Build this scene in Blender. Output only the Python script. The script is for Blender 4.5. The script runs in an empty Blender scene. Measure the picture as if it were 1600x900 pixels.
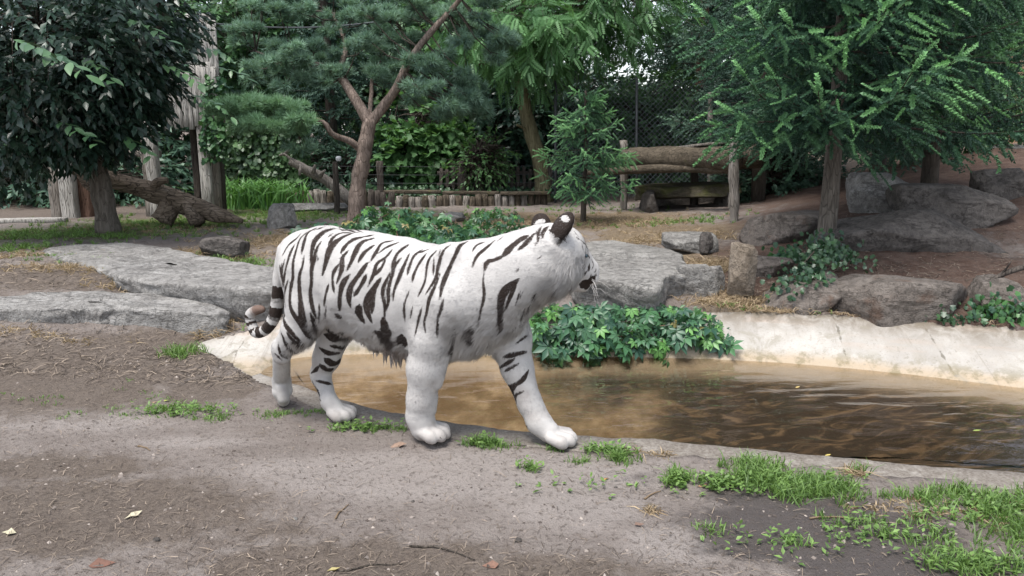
import bpy, math, random
import numpy as np
from mathutils import Vector
from mathutils.bvhtree import BVHTree

# ------------------------------------------------------------------ camera, sky, sun, exposure
scn = bpy.context.scene
COL = scn.collection
CAMZ, PITCH, FPX = 1.5, math.radians(11.3), 1232.0
cam_d = bpy.data.cameras.new('camera')
cam_d.sensor_width = 36.0
cam_d.lens = 36.0 * FPX / 1600.0
cam_d.clip_start, cam_d.clip_end = 0.05, 600.0
cam = bpy.data.objects.new('camera', cam_d)
COL.objects.link(cam)
cam.location = (0, 0, CAMZ)
cam.rotation_euler = (math.pi / 2 - PITCH, 0, 0)
scn.camera = cam
scn.render.resolution_x, scn.render.resolution_y = 1024, 576

SUN_EL, SUN_AZ = math.radians(70), math.radians(215)      # azimuth clockwise from +Y: behind the camera, a little left
world = bpy.data.worlds.new('World')
scn.world = world
world.use_nodes = True
wn = world.node_tree.nodes
bg = wn['Background']
sky = wn.new('ShaderNodeTexSky')
sky.sky_type = 'NISHITA'
sky.sun_disc = False
sky.sun_elevation, sky.sun_rotation = SUN_EL, SUN_AZ
sky.dust_density, sky.air_density, sky.ozone_density = 1.5, 1.0, 1.0
hs = wn.new('ShaderNodeHueSaturation')
hs.inputs['Saturation'].default_value = 0.45
world.node_tree.links.new(sky.outputs[0], hs.inputs['Color'])
world.node_tree.links.new(hs.outputs[0], bg.inputs[0])
bg.inputs[1].default_value = 0.135
sun_d = bpy.data.lights.new('sun', 'SUN')
sun_d.energy = 2.1
sun_d.angle = math.radians(24)
sun_d.color = (1.0, 0.96, 0.90)
sun = bpy.data.objects.new('sun', sun_d)
COL.objects.link(sun)
sd = Vector((math.sin(SUN_AZ) * math.cos(SUN_EL), math.cos(SUN_AZ) * math.cos(SUN_EL), math.sin(SUN_EL)))
sun.rotation_euler = sd.to_track_quat('Z', 'Y').to_euler()
sun.location = (0, 0, 20)
vs = scn.view_settings
vs.view_transform = 'Standard'
vs.look = 'None'
vs.gamma = 1.0
vs.use_curve_mapping = False
vs.exposure = 1.2

# ------------------------------------------------------------------ helpers
cT, sT = math.cos(PITCH), math.sin(PITCH)

def ray(u, v):
    a, b = (u - 800.0) / FPX, (v - 450.0) / FPX
    return np.array([a, cT - b * sT, -sT - b * cT])

def PG(u, v, z=0.0):                       # where the sight line meets the level z
    d = ray(u, v)
    return np.array([0, 0, CAMZ]) + d * ((z - CAMZ) / d[2])

def PD(u, v, y):                           # where it meets the upright plane at distance y
    d = ray(u, v)
    return np.array([0, 0, CAMZ]) + d * (y / d[1])

def hashf(ix, iy, iz, seed):
    h = (ix * 374761393 + iy * 668265263 + iz * 2147483647 + seed * 974634777) & 0xFFFFFFFF
    h = ((h ^ (h >> 13)) * 1274126177) & 0xFFFFFFFF
    h = (h ^ (h >> 16)) & 0xFFFFFF
    return h.astype(np.float64) / 0xFFFFFF

def vnoise(p, seed=0):
    p = np.asarray(p, float)
    i = np.floor(p).astype(np.int64)
    f = p - i
    f = f * f * f * (f * (f * 6 - 15) + 10)
    r = 0
    for dx in (0, 1):
        wx = f[:, 0] if dx else 1 - f[:, 0]
        for dy in (0, 1):
            wy = f[:, 1] if dy else 1 - f[:, 1]
            for dz in (0, 1):
                wz = f[:, 2] if dz else 1 - f[:, 2]
                r = r + wx * wy * wz * hashf(i[:, 0] + dx, i[:, 1] + dy, i[:, 2] + dz, seed)
    return r * 2 - 1

def fbm(p, oct=4, seed=0, gain=0.5, ridged=False):
    p = np.asarray(p, float)
    s, a, t = 0, 1.0, 0.0
    for o in range(oct):
        n = vnoise(p * (2.03 ** o) + 17.3 * o, seed + o)
        if ridged:
            n = 1 - 2 * np.abs(n)
        s = s + a * n
        t += a
        a *= gain
    return s / t

def nrm(a):
    return a / np.maximum(np.linalg.norm(a, axis=-1, keepdims=True), 1e-9)

def smooth(x, a, b):
    t = np.clip((x - a) / (b - a), 0, 1)
    return t * t * (3 - 2 * t)

def make_mesh(name, V, F, smooth_=True, attrs=None):
    """F: int array (n,3) or (n,4), or a list of such arrays."""
    V = np.asarray(V, np.float32)
    Fs = [np.asarray(f, np.int32) for f in (F if isinstance(F, list) else [F]) if len(f)]
    me = bpy.data.meshes.new(name)
    me.vertices.add(len(V))
    me.vertices.foreach_set('co', V.ravel())
    idx = np.concatenate([f.ravel() for f in Fs])
    tot = np.concatenate([np.full(len(f), f.shape[1], np.int32) for f in Fs])
    st = np.concatenate([[0], np.cumsum(tot)[:-1]]).astype(np.int32)
    me.loops.add(len(idx))
    me.loops.foreach_set('vertex_index', idx)
    me.polygons.add(len(tot))
    me.polygons.foreach_set('loop_start', st)
    me.polygons.foreach_set('use_smooth', np.full(len(tot), smooth_, bool))
    for k, a in (attrs or {}).items():
        a = np.asarray(a, np.float32)
        if a.ndim == 1:
            me.attributes.new(k, 'FLOAT', 'POINT').data.foreach_set('value', a)
        elif a.shape[1] == 3:
            me.attributes.new(k, 'FLOAT_VECTOR', 'POINT').data.foreach_set('vector', a.ravel())
    me.update(calc_edges=True)
    return me

def tag(o, label=None, cat=None, group=None, kind=None):
    if label: o['label'] = label
    if cat: o['category'] = cat
    if group: o['group'] = group
    if kind: o['kind'] = kind
    return o

def add(name, me, mat=None, parent=None):
    o = bpy.data.objects.new(name, me)
    COL.objects.link(o)
    if mat is not None and me is not None and not me.materials:
        me.materials.append(mat)
    if parent is not None:
        o.parent = parent
        o.matrix_parent_inverse = parent.matrix_basis.inverted()
    return o

def empty(name, loc, label=None, cat=None, group=None, kind=None):
    o = bpy.data.objects.new(name, None)
    o.empty_display_size = 0.1
    COL.objects.link(o)
    o.location = tuple(float(c) for c in loc)
    return tag(o, label, cat, group, kind)

class MB:
    """collects pieces of one mesh"""
    def __init__(self):
        self.V, self.F3, self.F4, self.A, self.n = [], [], [], {}, 0
    def put(self, V, F, **at):
        F = np.asarray(F)
        (self.F3 if F.shape[1] == 3 else self.F4).append(F + self.n)
        self.V.append(np.asarray(V, float))
        for k, a in at.items():
            a = np.asarray(a, float)
            if a.ndim == 0: a = np.full(len(V), float(a))
            self.A.setdefault(k, []).append(a)
        self.n += len(V)
        return self
    def build(self, name, mat, parent=None, smooth_=True):
        F = []
        if self.F3: F.append(np.concatenate(self.F3))
        if self.F4: F.append(np.concatenate(self.F4))
        A = {k: np.concatenate(v) for k, v in self.A.items()}
        return add(name, make_mesh(name, np.concatenate(self.V), F, smooth_, A), mat, parent)

def catmull(P, n):
    P = np.asarray(P, float)
    Q = np.vstack([2 * P[0] - P[1], P, 2 * P[-1] - P[-2]])
    out = []
    m = len(P) - 1
    for t in np.linspace(0, m, n):
        i = min(int(t), m - 1)
        f = t - i
        a, b, c, d = Q[i], Q[i + 1], Q[i + 2], Q[i + 3]
        out.append(0.5 * (2 * b + (c - a) * f + (2 * a - 5 * b + 4 * c - d) * f * f + (3 * b - a - 3 * c + d) * f ** 3))
    return np.array(out)

def tube(P, R, sides=8, rough=0.0, seed=0, cap=True, freq=4.0, flute=0.0):
    P = np.asarray(P, float)
    n = len(P)
    R = np.broadcast_to(np.asarray(R, float), (n,))
    T = nrm(np.gradient(P, axis=0))
    ref = np.array([0.31, 0.17, 0.93])
    N0 = ref - T[0] * np.dot(ref, T[0])
    if np.linalg.norm(N0) < 0.2: N0 = np.array([1.0, 0, 0]) - T[0] * T[0][0]
    N = [N0 / np.linalg.norm(N0)]
    for i in range(1, n):
        v = N[-1] - T[i] * np.dot(N[-1], T[i])
        N.append(v / np.linalg.norm(v))
    N = np.array(N)
    B = np.cross(T, N)
    a = np.linspace(0, 2 * np.pi, sides, endpoint=False)
    rr = np.repeat(R[:, None], sides, 1)
    if flute: rr = rr * (1 + flute * np.sin(a * 5 + 0.7)[None, :] * np.linspace(1, .2, n)[:, None])
    V = P[:, None, :] + rr[..., None] * (np.cos(a)[None, :, None] * N[:, None, :] + np.sin(a)[None, :, None] * B[:, None, :])
    V = V.reshape(-1, 3)
    if rough:
        C = np.repeat(P, sides, 0)
        d = nrm(V - C)
        V = V + d * (fbm(V * freq, 3, seed) * rough)[:, None]
    i, j = np.meshgrid(np.arange(n - 1), np.arange(sides), indexing='ij')
    j2 = (j + 1) % sides
    F = np.stack([i * sides + j, i * sides + j2, (i + 1) * sides + j2, (i + 1) * sides + j], -1).reshape(-1, 4)
    if cap:
        V = np.vstack([V, P[0] - T[0] * R[0] * .15, P[-1] + T[-1] * R[-1] * .15])
        k = np.arange(sides)
        k2 = (k + 1) % sides
        c0 = np.stack([np.full(sides, n * sides), k2, k, k], -1)
        e = (n - 1) * sides
        c1 = np.stack([np.full(sides, n * sides + 1), e + k, e + k2, e + k2], -1)
        # triangles kept as a separate list by the caller through put_tube
        return V, F, np.vstack([c0[:, :3], c1[:, :3]])
    return V, F, np.zeros((0, 3), int)

def put_tube(mb, P, R, sides=8, rough=0.0, seed=0, cap=True, freq=4.0, flute=0.0, **at):
    V, F, F3 = tube(P, R, sides, rough, seed, cap, freq, flute)
    n0 = mb.n
    mb.put(V, F, **at)
    if len(F3): mb.F3.append(F3 + n0)
    return mb

def box(mb, c, size, rz=0.0, rx=0.0, ry=0.0, bev=0.006, rough=0.0, seed=0):
    """bevelled box, subdivided along its longest side so that it can be uneven"""
    sx, sy, sz = [s / 2 for s in size]
    b = min(bev, sx * .4, sy * .4, sz * .4)
    L = int(np.argmax(size))
    o = [i for i in range(3) if i != L]
    h = [sx, sy, sz]
    ring = []
    for (p, q) in ((1, 1), (-1, 1), (-1, -1), (1, -1)):
        s = [(p * (h[o[0]] - b), q * h[o[1]]), (p * h[o[0]], q * (h[o[1]] - b))]
        ring += s[::-1] if p * q > 0 else s
    ring = np.array(ring)
    m = 6 if rough else 2
    ts = np.concatenate([[-h[L]], np.linspace(-h[L] + b, h[L] - b, m), [h[L]]])
    V = []
    for k, t in enumerate(ts):
        sc = 1.0
        r = ring.copy()
        if k in (0, len(ts) - 1):
            r = r * np.array([(h[o[0]] - b) / h[o[0]], (h[o[1]] - b) / h[o[1]]])
        row = np.zeros((8, 3))
        row[:, L] = t
        row[:, o[0]], row[:, o[1]] = r[:, 0], r[:, 1]
        V.append(row)
    V = np.concatenate(V)
    n = len(ts)
    i, j = np.meshgrid(np.arange(n - 1), np.arange(8), indexing='ij')
    F = np.stack([i * 8 + j, i * 8 + (j + 1) % 8, (i + 1) * 8 + (j + 1) % 8, (i + 1) * 8 + j], -1).reshape(-1, 4)
    k = np.arange(1, 7)
    F3 = np.vstack([np.stack([0 * k, k + 1, k], -1), np.stack([0 * k, k, k + 1], -1) + (n - 1) * 8])
    if rough: V = V + np.stack([fbm(V * 3 + seed * 3.1 + q * 9, 2, seed + q) for q in range(3)], -1) * rough
    def rot(V, ax, a):
        c, s = math.cos(a), math.sin(a)
        M = {0: [[1, 0, 0], [0, c, -s], [0, s, c]], 1: [[c, 0, s], [0, 1, 0], [-s, 0, c]], 2: [[c, -s, 0], [s, c, 0], [0, 0, 1]]}[ax]
        return V @ np.array(M).T
    V = rot(rot(rot(V, 0, rx), 1, ry), 2, rz) + np.asarray(c, float)
    n0 = mb.n
    mb.put(V, F)
    mb.F3.append(F3 + n0)
    return mb

# ------------------------------------------------------------------ materials
def new_mat(name):
    m = bpy.data.materials.new(name)
    m.use_nodes = True
    nt = m.node_tree
    return m, nt, nt.nodes['Principled BSDF'], nt.nodes['Material Output']

class NT:
    def __init__(self, nt): self.nt = nt
    def n(self, t, **kw):
        x = self.nt.nodes.new(t)
        for k, v in kw.items(): setattr(x, k, v)
        return x
    def l(self, a, b): self.nt.links.new(a, b)
    def val(self, sock, v):
        if hasattr(v, 'is_linked') or isinstance(v, bpy.types.NodeSocket): self.l(v, sock)
        else: sock.default_value = v
    def coord(self, kind='Object'): return self.n('ShaderNodeTexCoord').outputs[kind]
    def mapping(self, vec, scale=(1, 1, 1)):
        m = self.n('ShaderNodeMapping')
        m.inputs['Scale'].default_value = scale
        self.l(vec, m.inputs['Vector'])
        return m.outputs[0]
    def noise(self, vec, scale, detail=4, rough=.55, dist=0.0):
        x = self.n('ShaderNodeTexNoise')
        x.inputs['Scale'].default_value, x.inputs['Detail'].default_value = scale, detail
        x.inputs['Roughness'].default_value, x.inputs['Distortion'].default_value = rough, dist
        if vec is not None: self.l(vec, x.inputs['Vector'])
        return x.outputs['Fac']
    def voro(self, vec, scale, feat='F1'):
        x = self.n('ShaderNodeTexVoronoi', feature=feat)
        x.inputs['Scale'].default_value = scale
        self.l(vec, x.inputs['Vector'])
        return x.outputs['Distance']
    def attr(self, name, out='Fac'):
        return self.n('ShaderNodeAttribute', attribute_name=name).outputs[out]
    def step(self, x, a, b, lo=0.0, hi=1.0):
        m = self.n('ShaderNodeMapRange', interpolation_type='SMOOTHSTEP')
        self.val(m.inputs[0], x)
        for i, v in ((1, a), (2, b), (3, lo), (4, hi)): m.inputs[i].default_value = v
        return m.outputs[0]
    def math(self, op, a, b=0.0):
        m = self.n('ShaderNodeMath', operation=op)
        self.val(m.inputs[0], a)
        self.val(m.inputs[1], b)
        return m.outputs[0]
    def mix(self, f, a, b, mode='MIX'):
        m = self.n('ShaderNodeMix', data_type='RGBA', blend_type=mode)
        self.val(m.inputs[0], f)
        for s, v in ((m.inputs[6], a), (m.inputs[7], b)):
            if isinstance(v, bpy.types.NodeSocket): self.l(v, s)
            else: s.default_value = (*v, 1) if len(v) == 3 else v
        return m.outputs[2]
    def bump(self, h, strength=.5, dist=.01):
        b = self.n('ShaderNodeBump')
        b.inputs['Strength'].default_value, b.inputs['Distance'].default_value = strength, dist
        self.l(h, b.inputs['Height'])
        return b.outputs[0]

def mat_leaf(name, dark, light, gloss=.45, trans=.25, tip=None, spec=.4):
    """colour runs dark..light with the per-leaf attribute 'tone'; 'tip' marks new growth"""
    m, nt, p, out = new_mat(name)
    k = NT(nt)
    dark, light = tuple(x * 1.12 for x in dark), tuple(x * 1.12 for x in light)
    c = k.mix(k.attr('tone'), dark, light)
    if tip is not None: c = k.mix(k.attr('tip'), c, tip)
    k.l(c, p.inputs['Base Color'])
    p.inputs['Roughness'].default_value = gloss
    p.inputs['Specular IOR Level'].default_value = spec
    if trans:
        t = k.n('ShaderNodeBsdfTranslucent')
        k.l(k.mix(.5, c, (light[0] * 1.3, light[1] * 1.3, light[2] * .5)), t.inputs['Color'])
        mx = k.n('ShaderNodeMixShader')
        mx.inputs[0].default_value = trans
        k.l(p.outputs[0], mx.inputs[1])
        k.l(t.outputs[0], mx.inputs[2])
        k.l(mx.outputs[0], out.inputs['Surface'])
    return m

def mat_wood(name, a, b, scale=(14, 14, 1.5), moss=None, mossh=.5, crack=.6, bump=.02):
    m, nt, p, out = new_mat(name)
    k = NT(nt)
    co = k.coord('Object')
    mp = k.mapping(co, scale)
    g = k.noise(mp, 2.2, 6, .65, .6)
    f = k.noise(co, 3.0, 3)
    c = k.mix(k.step(g, .3, .7), a, b)
    c = k.mix(k.step(f, .35, .75, 0, .45), c, tuple(x * .55 for x in a))
    cr = k.step(k.voro(mp, 3.0, 'DISTANCE_TO_EDGE'), 0.0, .06)
    c = k.mix(k.math('MULTIPLY', k.math('SUBTRACT', 1.0, cr), crack), c, tuple(x * .3 for x in a))
    if moss is not None:
        mz = k.step(k.noise(co, 5.0, 5), 1 - mossh, 1 - mossh + .15)
        c = k.mix(mz, c, moss)
    k.l(c, p.inputs['Base Color'])
    p.inputs['Roughness'].default_value = .9
    p.inputs['Specular IOR Level'].default_value = .2
    h = k.math('ADD', g, k.math('MULTIPLY', cr, .5))
    k.l(k.bump(h, .9, bump), p.inputs['Normal'])
    return m

def mat_rock(name, a, b, lichen=(.42, .42, .38), moss=None, lich=.35, mossh=.3, scale=1.0):
    m, nt, p, out = new_mat(name)
    k = NT(nt)
    co = k.coord('Object')
    n1 = k.noise(co, 3.5 * scale, 8, .65, .3)
    n2 = k.noise(co, 22 * scale, 6, .7)
    n3 = k.noise(co, 90 * scale, 3, .6)
    c = k.mix(k.step(n1, .3, .7), a, b)
    c = k.mix(k.step(n2, .4, .7, 0, .7), c, tuple(x * .5 for x in a))
    c = k.mix(k.step(k.noise(co, 9 * scale, 8, .75), 1 - lich - .08, 1 - lich + .1, 0, .8), c, lichen)
    c = k.mix(k.step(n3, .5, .75, 0, .45), c, tuple(x * .35 for x in a))
    ck = k.math('ABSOLUTE', k.math('SUBTRACT', k.noise(k.mapping(co, (1, 1.4, 2.2)), 2.1 * scale, 7, .62, .8), .5))
    ck2 = k.math('ABSOLUTE', k.math('SUBTRACT', k.noise(k.mapping(co, (2.2, 1, 1)), 3.3 * scale, 6, .6, .5), .47))
    cr = k.math('MULTIPLY', k.step(ck, .0, .016), k.step(ck2, .0, .012, .4, 1))
    c = k.mix(k.math('MULTIPLY', k.math('SUBTRACT', 1.0, cr), .45), c, tuple(x * .3 for x in a))
    c = k.mix(k.step(k.noise(co, 1.6, 4, .5), .52, .68, 0, .25), c, tuple(x * .62 for x in b))
    if moss is not None:
        c = k.mix(k.step(k.noise(co, 4.5, 6, .7), 1 - mossh - .05, 1 - mossh + .12, 0, .85), c, moss)
    k.l(c, p.inputs['Base Color'])
    p.inputs['Roughness'].default_value = .88
    p.inputs['Specular IOR Level'].default_value = .25
    h = k.math('ADD', k.math('ADD', k.math('MULTIPLY', n2, 1.0), k.math('MULTIPLY', n3, .4)), k.math('MULTIPLY', cr, .22))
    k.l(k.bump(h, 1.0, .030), p.inputs['Normal'])
    return m

def mat_plain(name, c, rough=.6, spec=.4, var=.3, scale=8):
    m, nt, p, out = new_mat(name)
    k = NT(nt)
    k.l(k.mix(k.noise(k.coord('Object'), scale, 4), tuple(x * (1 - var) for x in c), tuple(min(1, x * (1 + var)) for x in c)), p.inputs['Base Color'])
    p.inputs['Roughness'].default_value = rough
    p.inputs['Specular IOR Level'].default_value = spec
    return m
# ------------------------------------------------------------------ terrain, pond basin, water
# control points: pixel and height of the ground there
CP = [(0, 900, 0), (400, 900, 0), (800, 900, 0), (1200, 900, 0), (1600, 900, 0), (0, 760, 0), (400, 760, 0), (800, 760, 0), (1200, 800, 0), (1600, 800, 0),
      (0, 640, .03), (200, 650, .0), (330, 640, 0), (400, 600, 0), (470, 640, 0), (600, 690, 0), (0, 560, .10), (150, 560, .08), (280, 560, .03), (310, 545, .02), (0, 515, .18), (120, 512, .15), (230, 515, .12), (330, 520, .08),
      (0, 440, .36), (150, 430, .36), (300, 455, .22), (430, 490, .10), (385, 492, .10), (0, 380, .38), (200, 380, .36), (400, 400, .32), (500, 400, .3), (600, 400, .3), (700, 400, .28), (800, 400, .28),
      (430, 500, .15), (600, 489, .19), (830, 488, .19), (1000, 484, .19), (1130, 484, .19), (1250, 487, .19), (1400, 496, .19), (1600, 511, .19),
      (1000, 430, .28), (1150, 430, .34), (1250, 430, .36), (1400, 440, .36), (1600, 450, .36), (1150, 385, .40), (1250, 385, .46), (1400, 390, .48), (1600, 400, .48),
      (0, 345, .36), (200, 345, .36), (400, 340, .35), (600, 345, .35), (800, 345, .35), (950, 345, .36), (1100, 355, .40), (1000, 325, .38), (1200, 350, .52), (1300, 345, .60), (1450, 330, .72), (1600, 330, .74), (1400, 290, .86), (1550, 260, 1.05), (1600, 235, 1.2), (1250, 320, .62),
      (0, 335, .36), (300, 322, .36), (500, 318, .36), (700, 310, .36), (850, 312, .36), (1000, 310, .40)]
cp = np.array([PG(u, v, z) for u, v, z in CP])
extra = [(-6, 3, .03), (-8, 6, .2), (-10, 10, .4), (-14, 16, .5), (-6, 17, .55), (0, 17, .6), (5, 17, .7), (-3, 13.4, .42), (3, 13.4, .45), (9, 13, 1.5), (8, 9.5, 1.15), (6, 8, .85), (6.5, 11, 1.25), (12, 9, 1.5), (5, 5, .3), (6, 3, .05), (5, 0, 0), (-5, 0, 0),
         (0, -6, 0), (0, 30, 1.0), (-20, 30, 1.), (20, 30, 1.8), (20, 5, 1.), (-20, 3, .3), (-12, -6, 0), (14, -6, 0), (4.2, 10.5, .72), (3.6, 12, .5)]
cp = np.vstack([cp, np.array(extra, float)])
rk = np.linalg.norm(cp[:, None, :2] - cp[None, :, :2], axis=2)
n_ = len(cp)
Am = np.zeros((n_ + 3, n_ + 3))
Am[:n_, :n_] = rk + np.eye(n_) * -.06
Am[:n_, n_:] = np.c_[np.ones(n_), cp[:, :2]]
Am[n_:, :n_] = Am[:n_, n_:].T
rw = np.linalg.solve(Am, np.r_[cp[:, 2], 0, 0, 0])

def base_z(x, y):
    x, y = np.atleast_1d(np.asarray(x, float)), np.atleast_1d(np.asarray(y, float))
    z = rw[n_] + rw[n_ + 1] * x + rw[n_ + 2] * y
    for i in range(n_): z = z + rw[i] * np.hypot(x - cp[i, 0], y - cp[i, 1])
    far = smooth(np.hypot(x, y - 8), 18, 40)
    return z * (1 - far) + 1.0 * far

# pond: pairs (outer rim u,v,z) and (water line u,v); lip = flat kerb then a steep drop
WZ = -.07
PAIRS = [((310, 540, .035), (402, 590), 0), ((350, 566, .03), (405, 597), .2), ((400, 596, .02), (424, 604), .6), ((470, 626, 0.012), (476, 616), 1), ((560, 656, 0.012), (570, 646), 1), ((640, 673, 0.012), (648, 663), 1),
         ((720, 687, 0.012), (724, 677), 1), ((820, 697, 0.012), (823, 687), 1), ((900, 703, 0.012), (902, 693), 1), ((1040, 713, 0.012), (1040, 703), 1), ((1180, 726, 0.012), (1180, 716), 1),
         ((1300, 738, 0.012), (1300, 728), 1), ((1450, 754, 0.012), (1450, 744), 1), ((1600, 767, 0.012), (1600, 753), 1), ((1800, 786, 0.012), (1800, 772), 1)]
ring_r = [PG(*a) for a, b, c in PAIRS]
ring_w = [PG(b[0], b[1], WZ) for a, b, c in PAIRS]
lip = [c for a, b, c in PAIRS]
for rr_, ww_ in (((4.0, 3.15, .02), (3.8, 3.3)), ((4.75, 3.7, .1), (4.4, 3.75)), ((4.8, 4.4, .2), (4.4, 4.25))):
    ring_r.append(np.array(rr_)); ring_w.append(np.array([*ww_, WZ])); lip.append(0)
for a, b in (((1800, 535, .2), (1800, 634)), ((1600, 513, .2), (1600, 607)), ((1400, 498, .2), (1400, 583)), ((1250, 489, .2), (1250, 569)), ((1130, 485, .2), (1130, 562)), ((980, 487, .2), (980, 558)),
             ((830, 490, .2), (830, 557)), ((700, 490, .2), (700, 554)), ((600, 490, .2), (600, 553)), ((520, 492, .19), (520, 555)), ((460, 496, .17), (456, 561)), ((425, 504, .14), (420, 573)), ((365, 522, .08), (407, 583))):
    ring_r.append(PG(*a)); ring_w.append(PG(b[0], b[1], WZ)); lip.append(0)
NR = 420
def closed(P, n):
    P = np.asarray(P, float)
    if P.ndim == 1: P = P[:, None]
    m = len(P)
    out = []
    for t in np.linspace(0, m, n, endpoint=False):
        i = int(t)
        f = t - i
        a, b, c, d = P[(i - 1) % m], P[i % m], P[(i + 1) % m], P[(i + 2) % m]
        out.append(0.5 * (2 * b + (c - a) * f + (2 * a - 5 * b + 4 * c - d) * f * f + (3 * b - a - 3 * c + d) * f ** 3))
    return np.array(out)
RR, WW, LP = closed(ring_r, NR), closed(ring_w, NR), np.clip(closed(lip, NR)[:, 0], 0, 1)[:, None]

def in_poly(x, y, P):
    c = np.zeros(len(x), bool)
    j = len(P) - 1
    for i in range(len(P)):
        xi, yi, xj, yj = P[i, 0], P[i, 1], P[j, 0], P[j, 1]
        m = ((yi > y) != (yj > y)) & (x < (xj - xi) * (y - yi) / (yj - yi + 1e-12) + xi)
        c ^= m
        j = i
    return c

def poly_dist(x, y, P):
    d = np.full(len(x), 9.0)
    for i in range(len(P)):
        a, b = P[i - 1, :2], P[i, :2]
        ab = b - a
        t = np.clip(((x - a[0]) * ab[0] + (y - a[1]) * ab[1]) / (ab @ ab + 1e-12), 0, 1)
        d = np.minimum(d, np.hypot(x - a[0] - t * ab[0], y - a[1] - t * ab[1]))
    return d

RRs = RR[::2]
def ground_z(x, y, detail=True):
    """height of the finished ground sheet"""
    x, y = np.atleast_1d(np.asarray(x, float)), np.atleast_1d(np.asarray(y, float))
    z = base_z(x, y)
    if detail:
        P = np.stack([x, y, 0 * x], 1)
        rough = .35 + .65 * smooth(y, 4.3, 5.5) + .8 * smooth(x, 2.2, 4.0) * smooth(y, 5.3, 6.5)
        z = z + fbm(P * 2.1, 4, 3) * .030 * rough + fbm(P * 11, 4, 9) * .011 + fbm(P * 45, 2, 12) * .0035
    near = (x > -3) & (x < 5.6) & (y > 2.2) & (y < 6.6)
    idx = np.where(near)[0]
    if len(idx):
        ins = in_poly(x[idx], y[idx], RRs)
        d = poly_dist(x[idx], y[idx], RRs)
        nearrim = y[idx] < 4.6 + 0 * d
        # settle the soil against the rim, drop it inside the pond
        w = np.exp(-(d / .16) ** 2)
        k = np.argmin(np.hypot(x[idx][:, None] - RRs[None, :, 0], y[idx][:, None] - RRs[None, :, 1]), axis=1)
        rz = RRs[k, 2]
        zz = z[idx]
        zz = zz * (1 - w) + (rz + .004 + np.clip((zz - base_z(x[idx], y[idx])) * 1.2, -.012, .03)) * w
        zz = np.where(ins & (d > .018 + .05 * np.clip(fbm(np.stack([x[idx] * 7, y[idx] * 7, 0 * zz], 1), 3, 61) + .1, 0, 1)), -.75, zz)
        z[idx] = zz
    return z

def axis_pts(a, b, dense, lo, hi, grow=1.10):
    c = list(np.arange(a, b + 1e-6, dense))
    s, x = dense, c[-1]
    while x < hi:
        s *= grow
        x += s
        c.append(x)
    s, x = dense, c[0]
    while x > lo:
        s *= grow
        x -= s
        c.insert(0, x)
    return np.array(c)
gx = axis_pts(-2.9, 4.0, .030, -150, 150)
gy = axis_pts(1.75, 6.4, .030, -60, 260, 1.06)
GX, GY = np.meshgrid(gx, gy)
gxx, gyy = GX.ravel(), GY.ravel()
gz = ground_z(gxx, gyy)
nx, ny = len(gx), len(gy)
i, j = np.meshgrid(np.arange(ny - 1), np.arange(nx - 1), indexing='ij')
GF = np.stack([i * nx + j, i * nx + j + 1, (i + 1) * nx + j + 1, (i + 1) * nx + j], -1).reshape(-1, 4)

def project(x, y, z):
    d = np.stack([x, y, z - CAMZ], -1)
    dep = d[..., 1] * cT - d[..., 2] * sT
    dep = np.where(dep < .05, .05, dep)
    return 800 + FPX * d[..., 0] / dep, 450 - FPX * (d[..., 1] * sT + d[..., 2] * cT) / dep

def blob(x, y, spots):
    """soft patches on the ground: (u, v, z, rx, ry in metres, weight)"""
    r = np.zeros(len(x))
    for (u, v, z, rx, ry, w) in spots:
        c = PG(u, v, z)
        r = np.maximum(r, w * np.exp(-((x - c[0]) / rx) ** 2 - ((y - c[1]) / ry) ** 2))
    return r
MUD = [(1280, 830, 0, .55, .30, 1), (1180, 780, 0, .25, .2, .8), (1420, 890, 0, .5, .2, .9), (1000, 745, 0, .2, .1, .4)]
PALE = [(1050, 850, 0, .22, .2, .8), (700, 740, 0, 1.2, .3, .9), (60, 660, 0, .8, .2, .8), (300, 690, 0, .5, .12, .6), (900, 790, 0, .5, .3, .6), (1450, 800, 0, .3, .15, .4)]
LIT = [(120, 800, 0, .9, .4, .9), (60, 590, .05, 1., .7, 1), (220, 560, .05, .6, .6, 1), (560, 880, 0, .7, .18, .9), (800, 890, 0, .7, .15, .7), (330, 610, 0, .4, .3, .8), (100, 730, 0, .6, .2, .7), (420, 830, 0, .3, .2, .5), (60, 430, .36, 1.2, .5, .8), (250, 420, .36, 1, .4, .6)]
GRN = [(60, 365, .37, 2.0, .8, 1), (250, 350, .36, 1.6, 1.0, .9), (440, 330, .36, 1.5, 1.6, .8), (600, 330, .35, 1.5, 1.2, .45), (1040, 348, .38, .8, .5, .5), (900, 330, .36, 1.2, 1.0, .3)]
STW = [(1120, 410, .36, .6, .7, 1), (960, 345, .36, 1.2, 1.2, .8), (800, 340, .36, 1.5, 1.2, .7), (450, 375, .33, .8, .8, .7), (1050, 365, .38, 1., .8, .9), (330, 390, .35, .8, .5, .5), (1180, 440, .38, .5, .4, .9), (1000, 708, 0, .12, .06, .8)]
NED = [(1280, 400, .5, .9, .9, 1), (1450, 380, .65, 1.2, 1.2, 1), (1350, 430, .45, .7, .4, .8), (1550, 320, .75, 2.5, 1.5, 1), (1550, 260, 1.05, 3.5, 3, 1), (1350, 330, .65, 1.5, 1.2, .9), (1250, 360, .6, 1, .8, .8)]
_m = {k: blob(gxx, gyy, s) for k, s in (('mud', MUD), ('pale', PALE), ('litter', LIT), ('green', GRN), ('straw', STW), ('needle', NED))}

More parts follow.
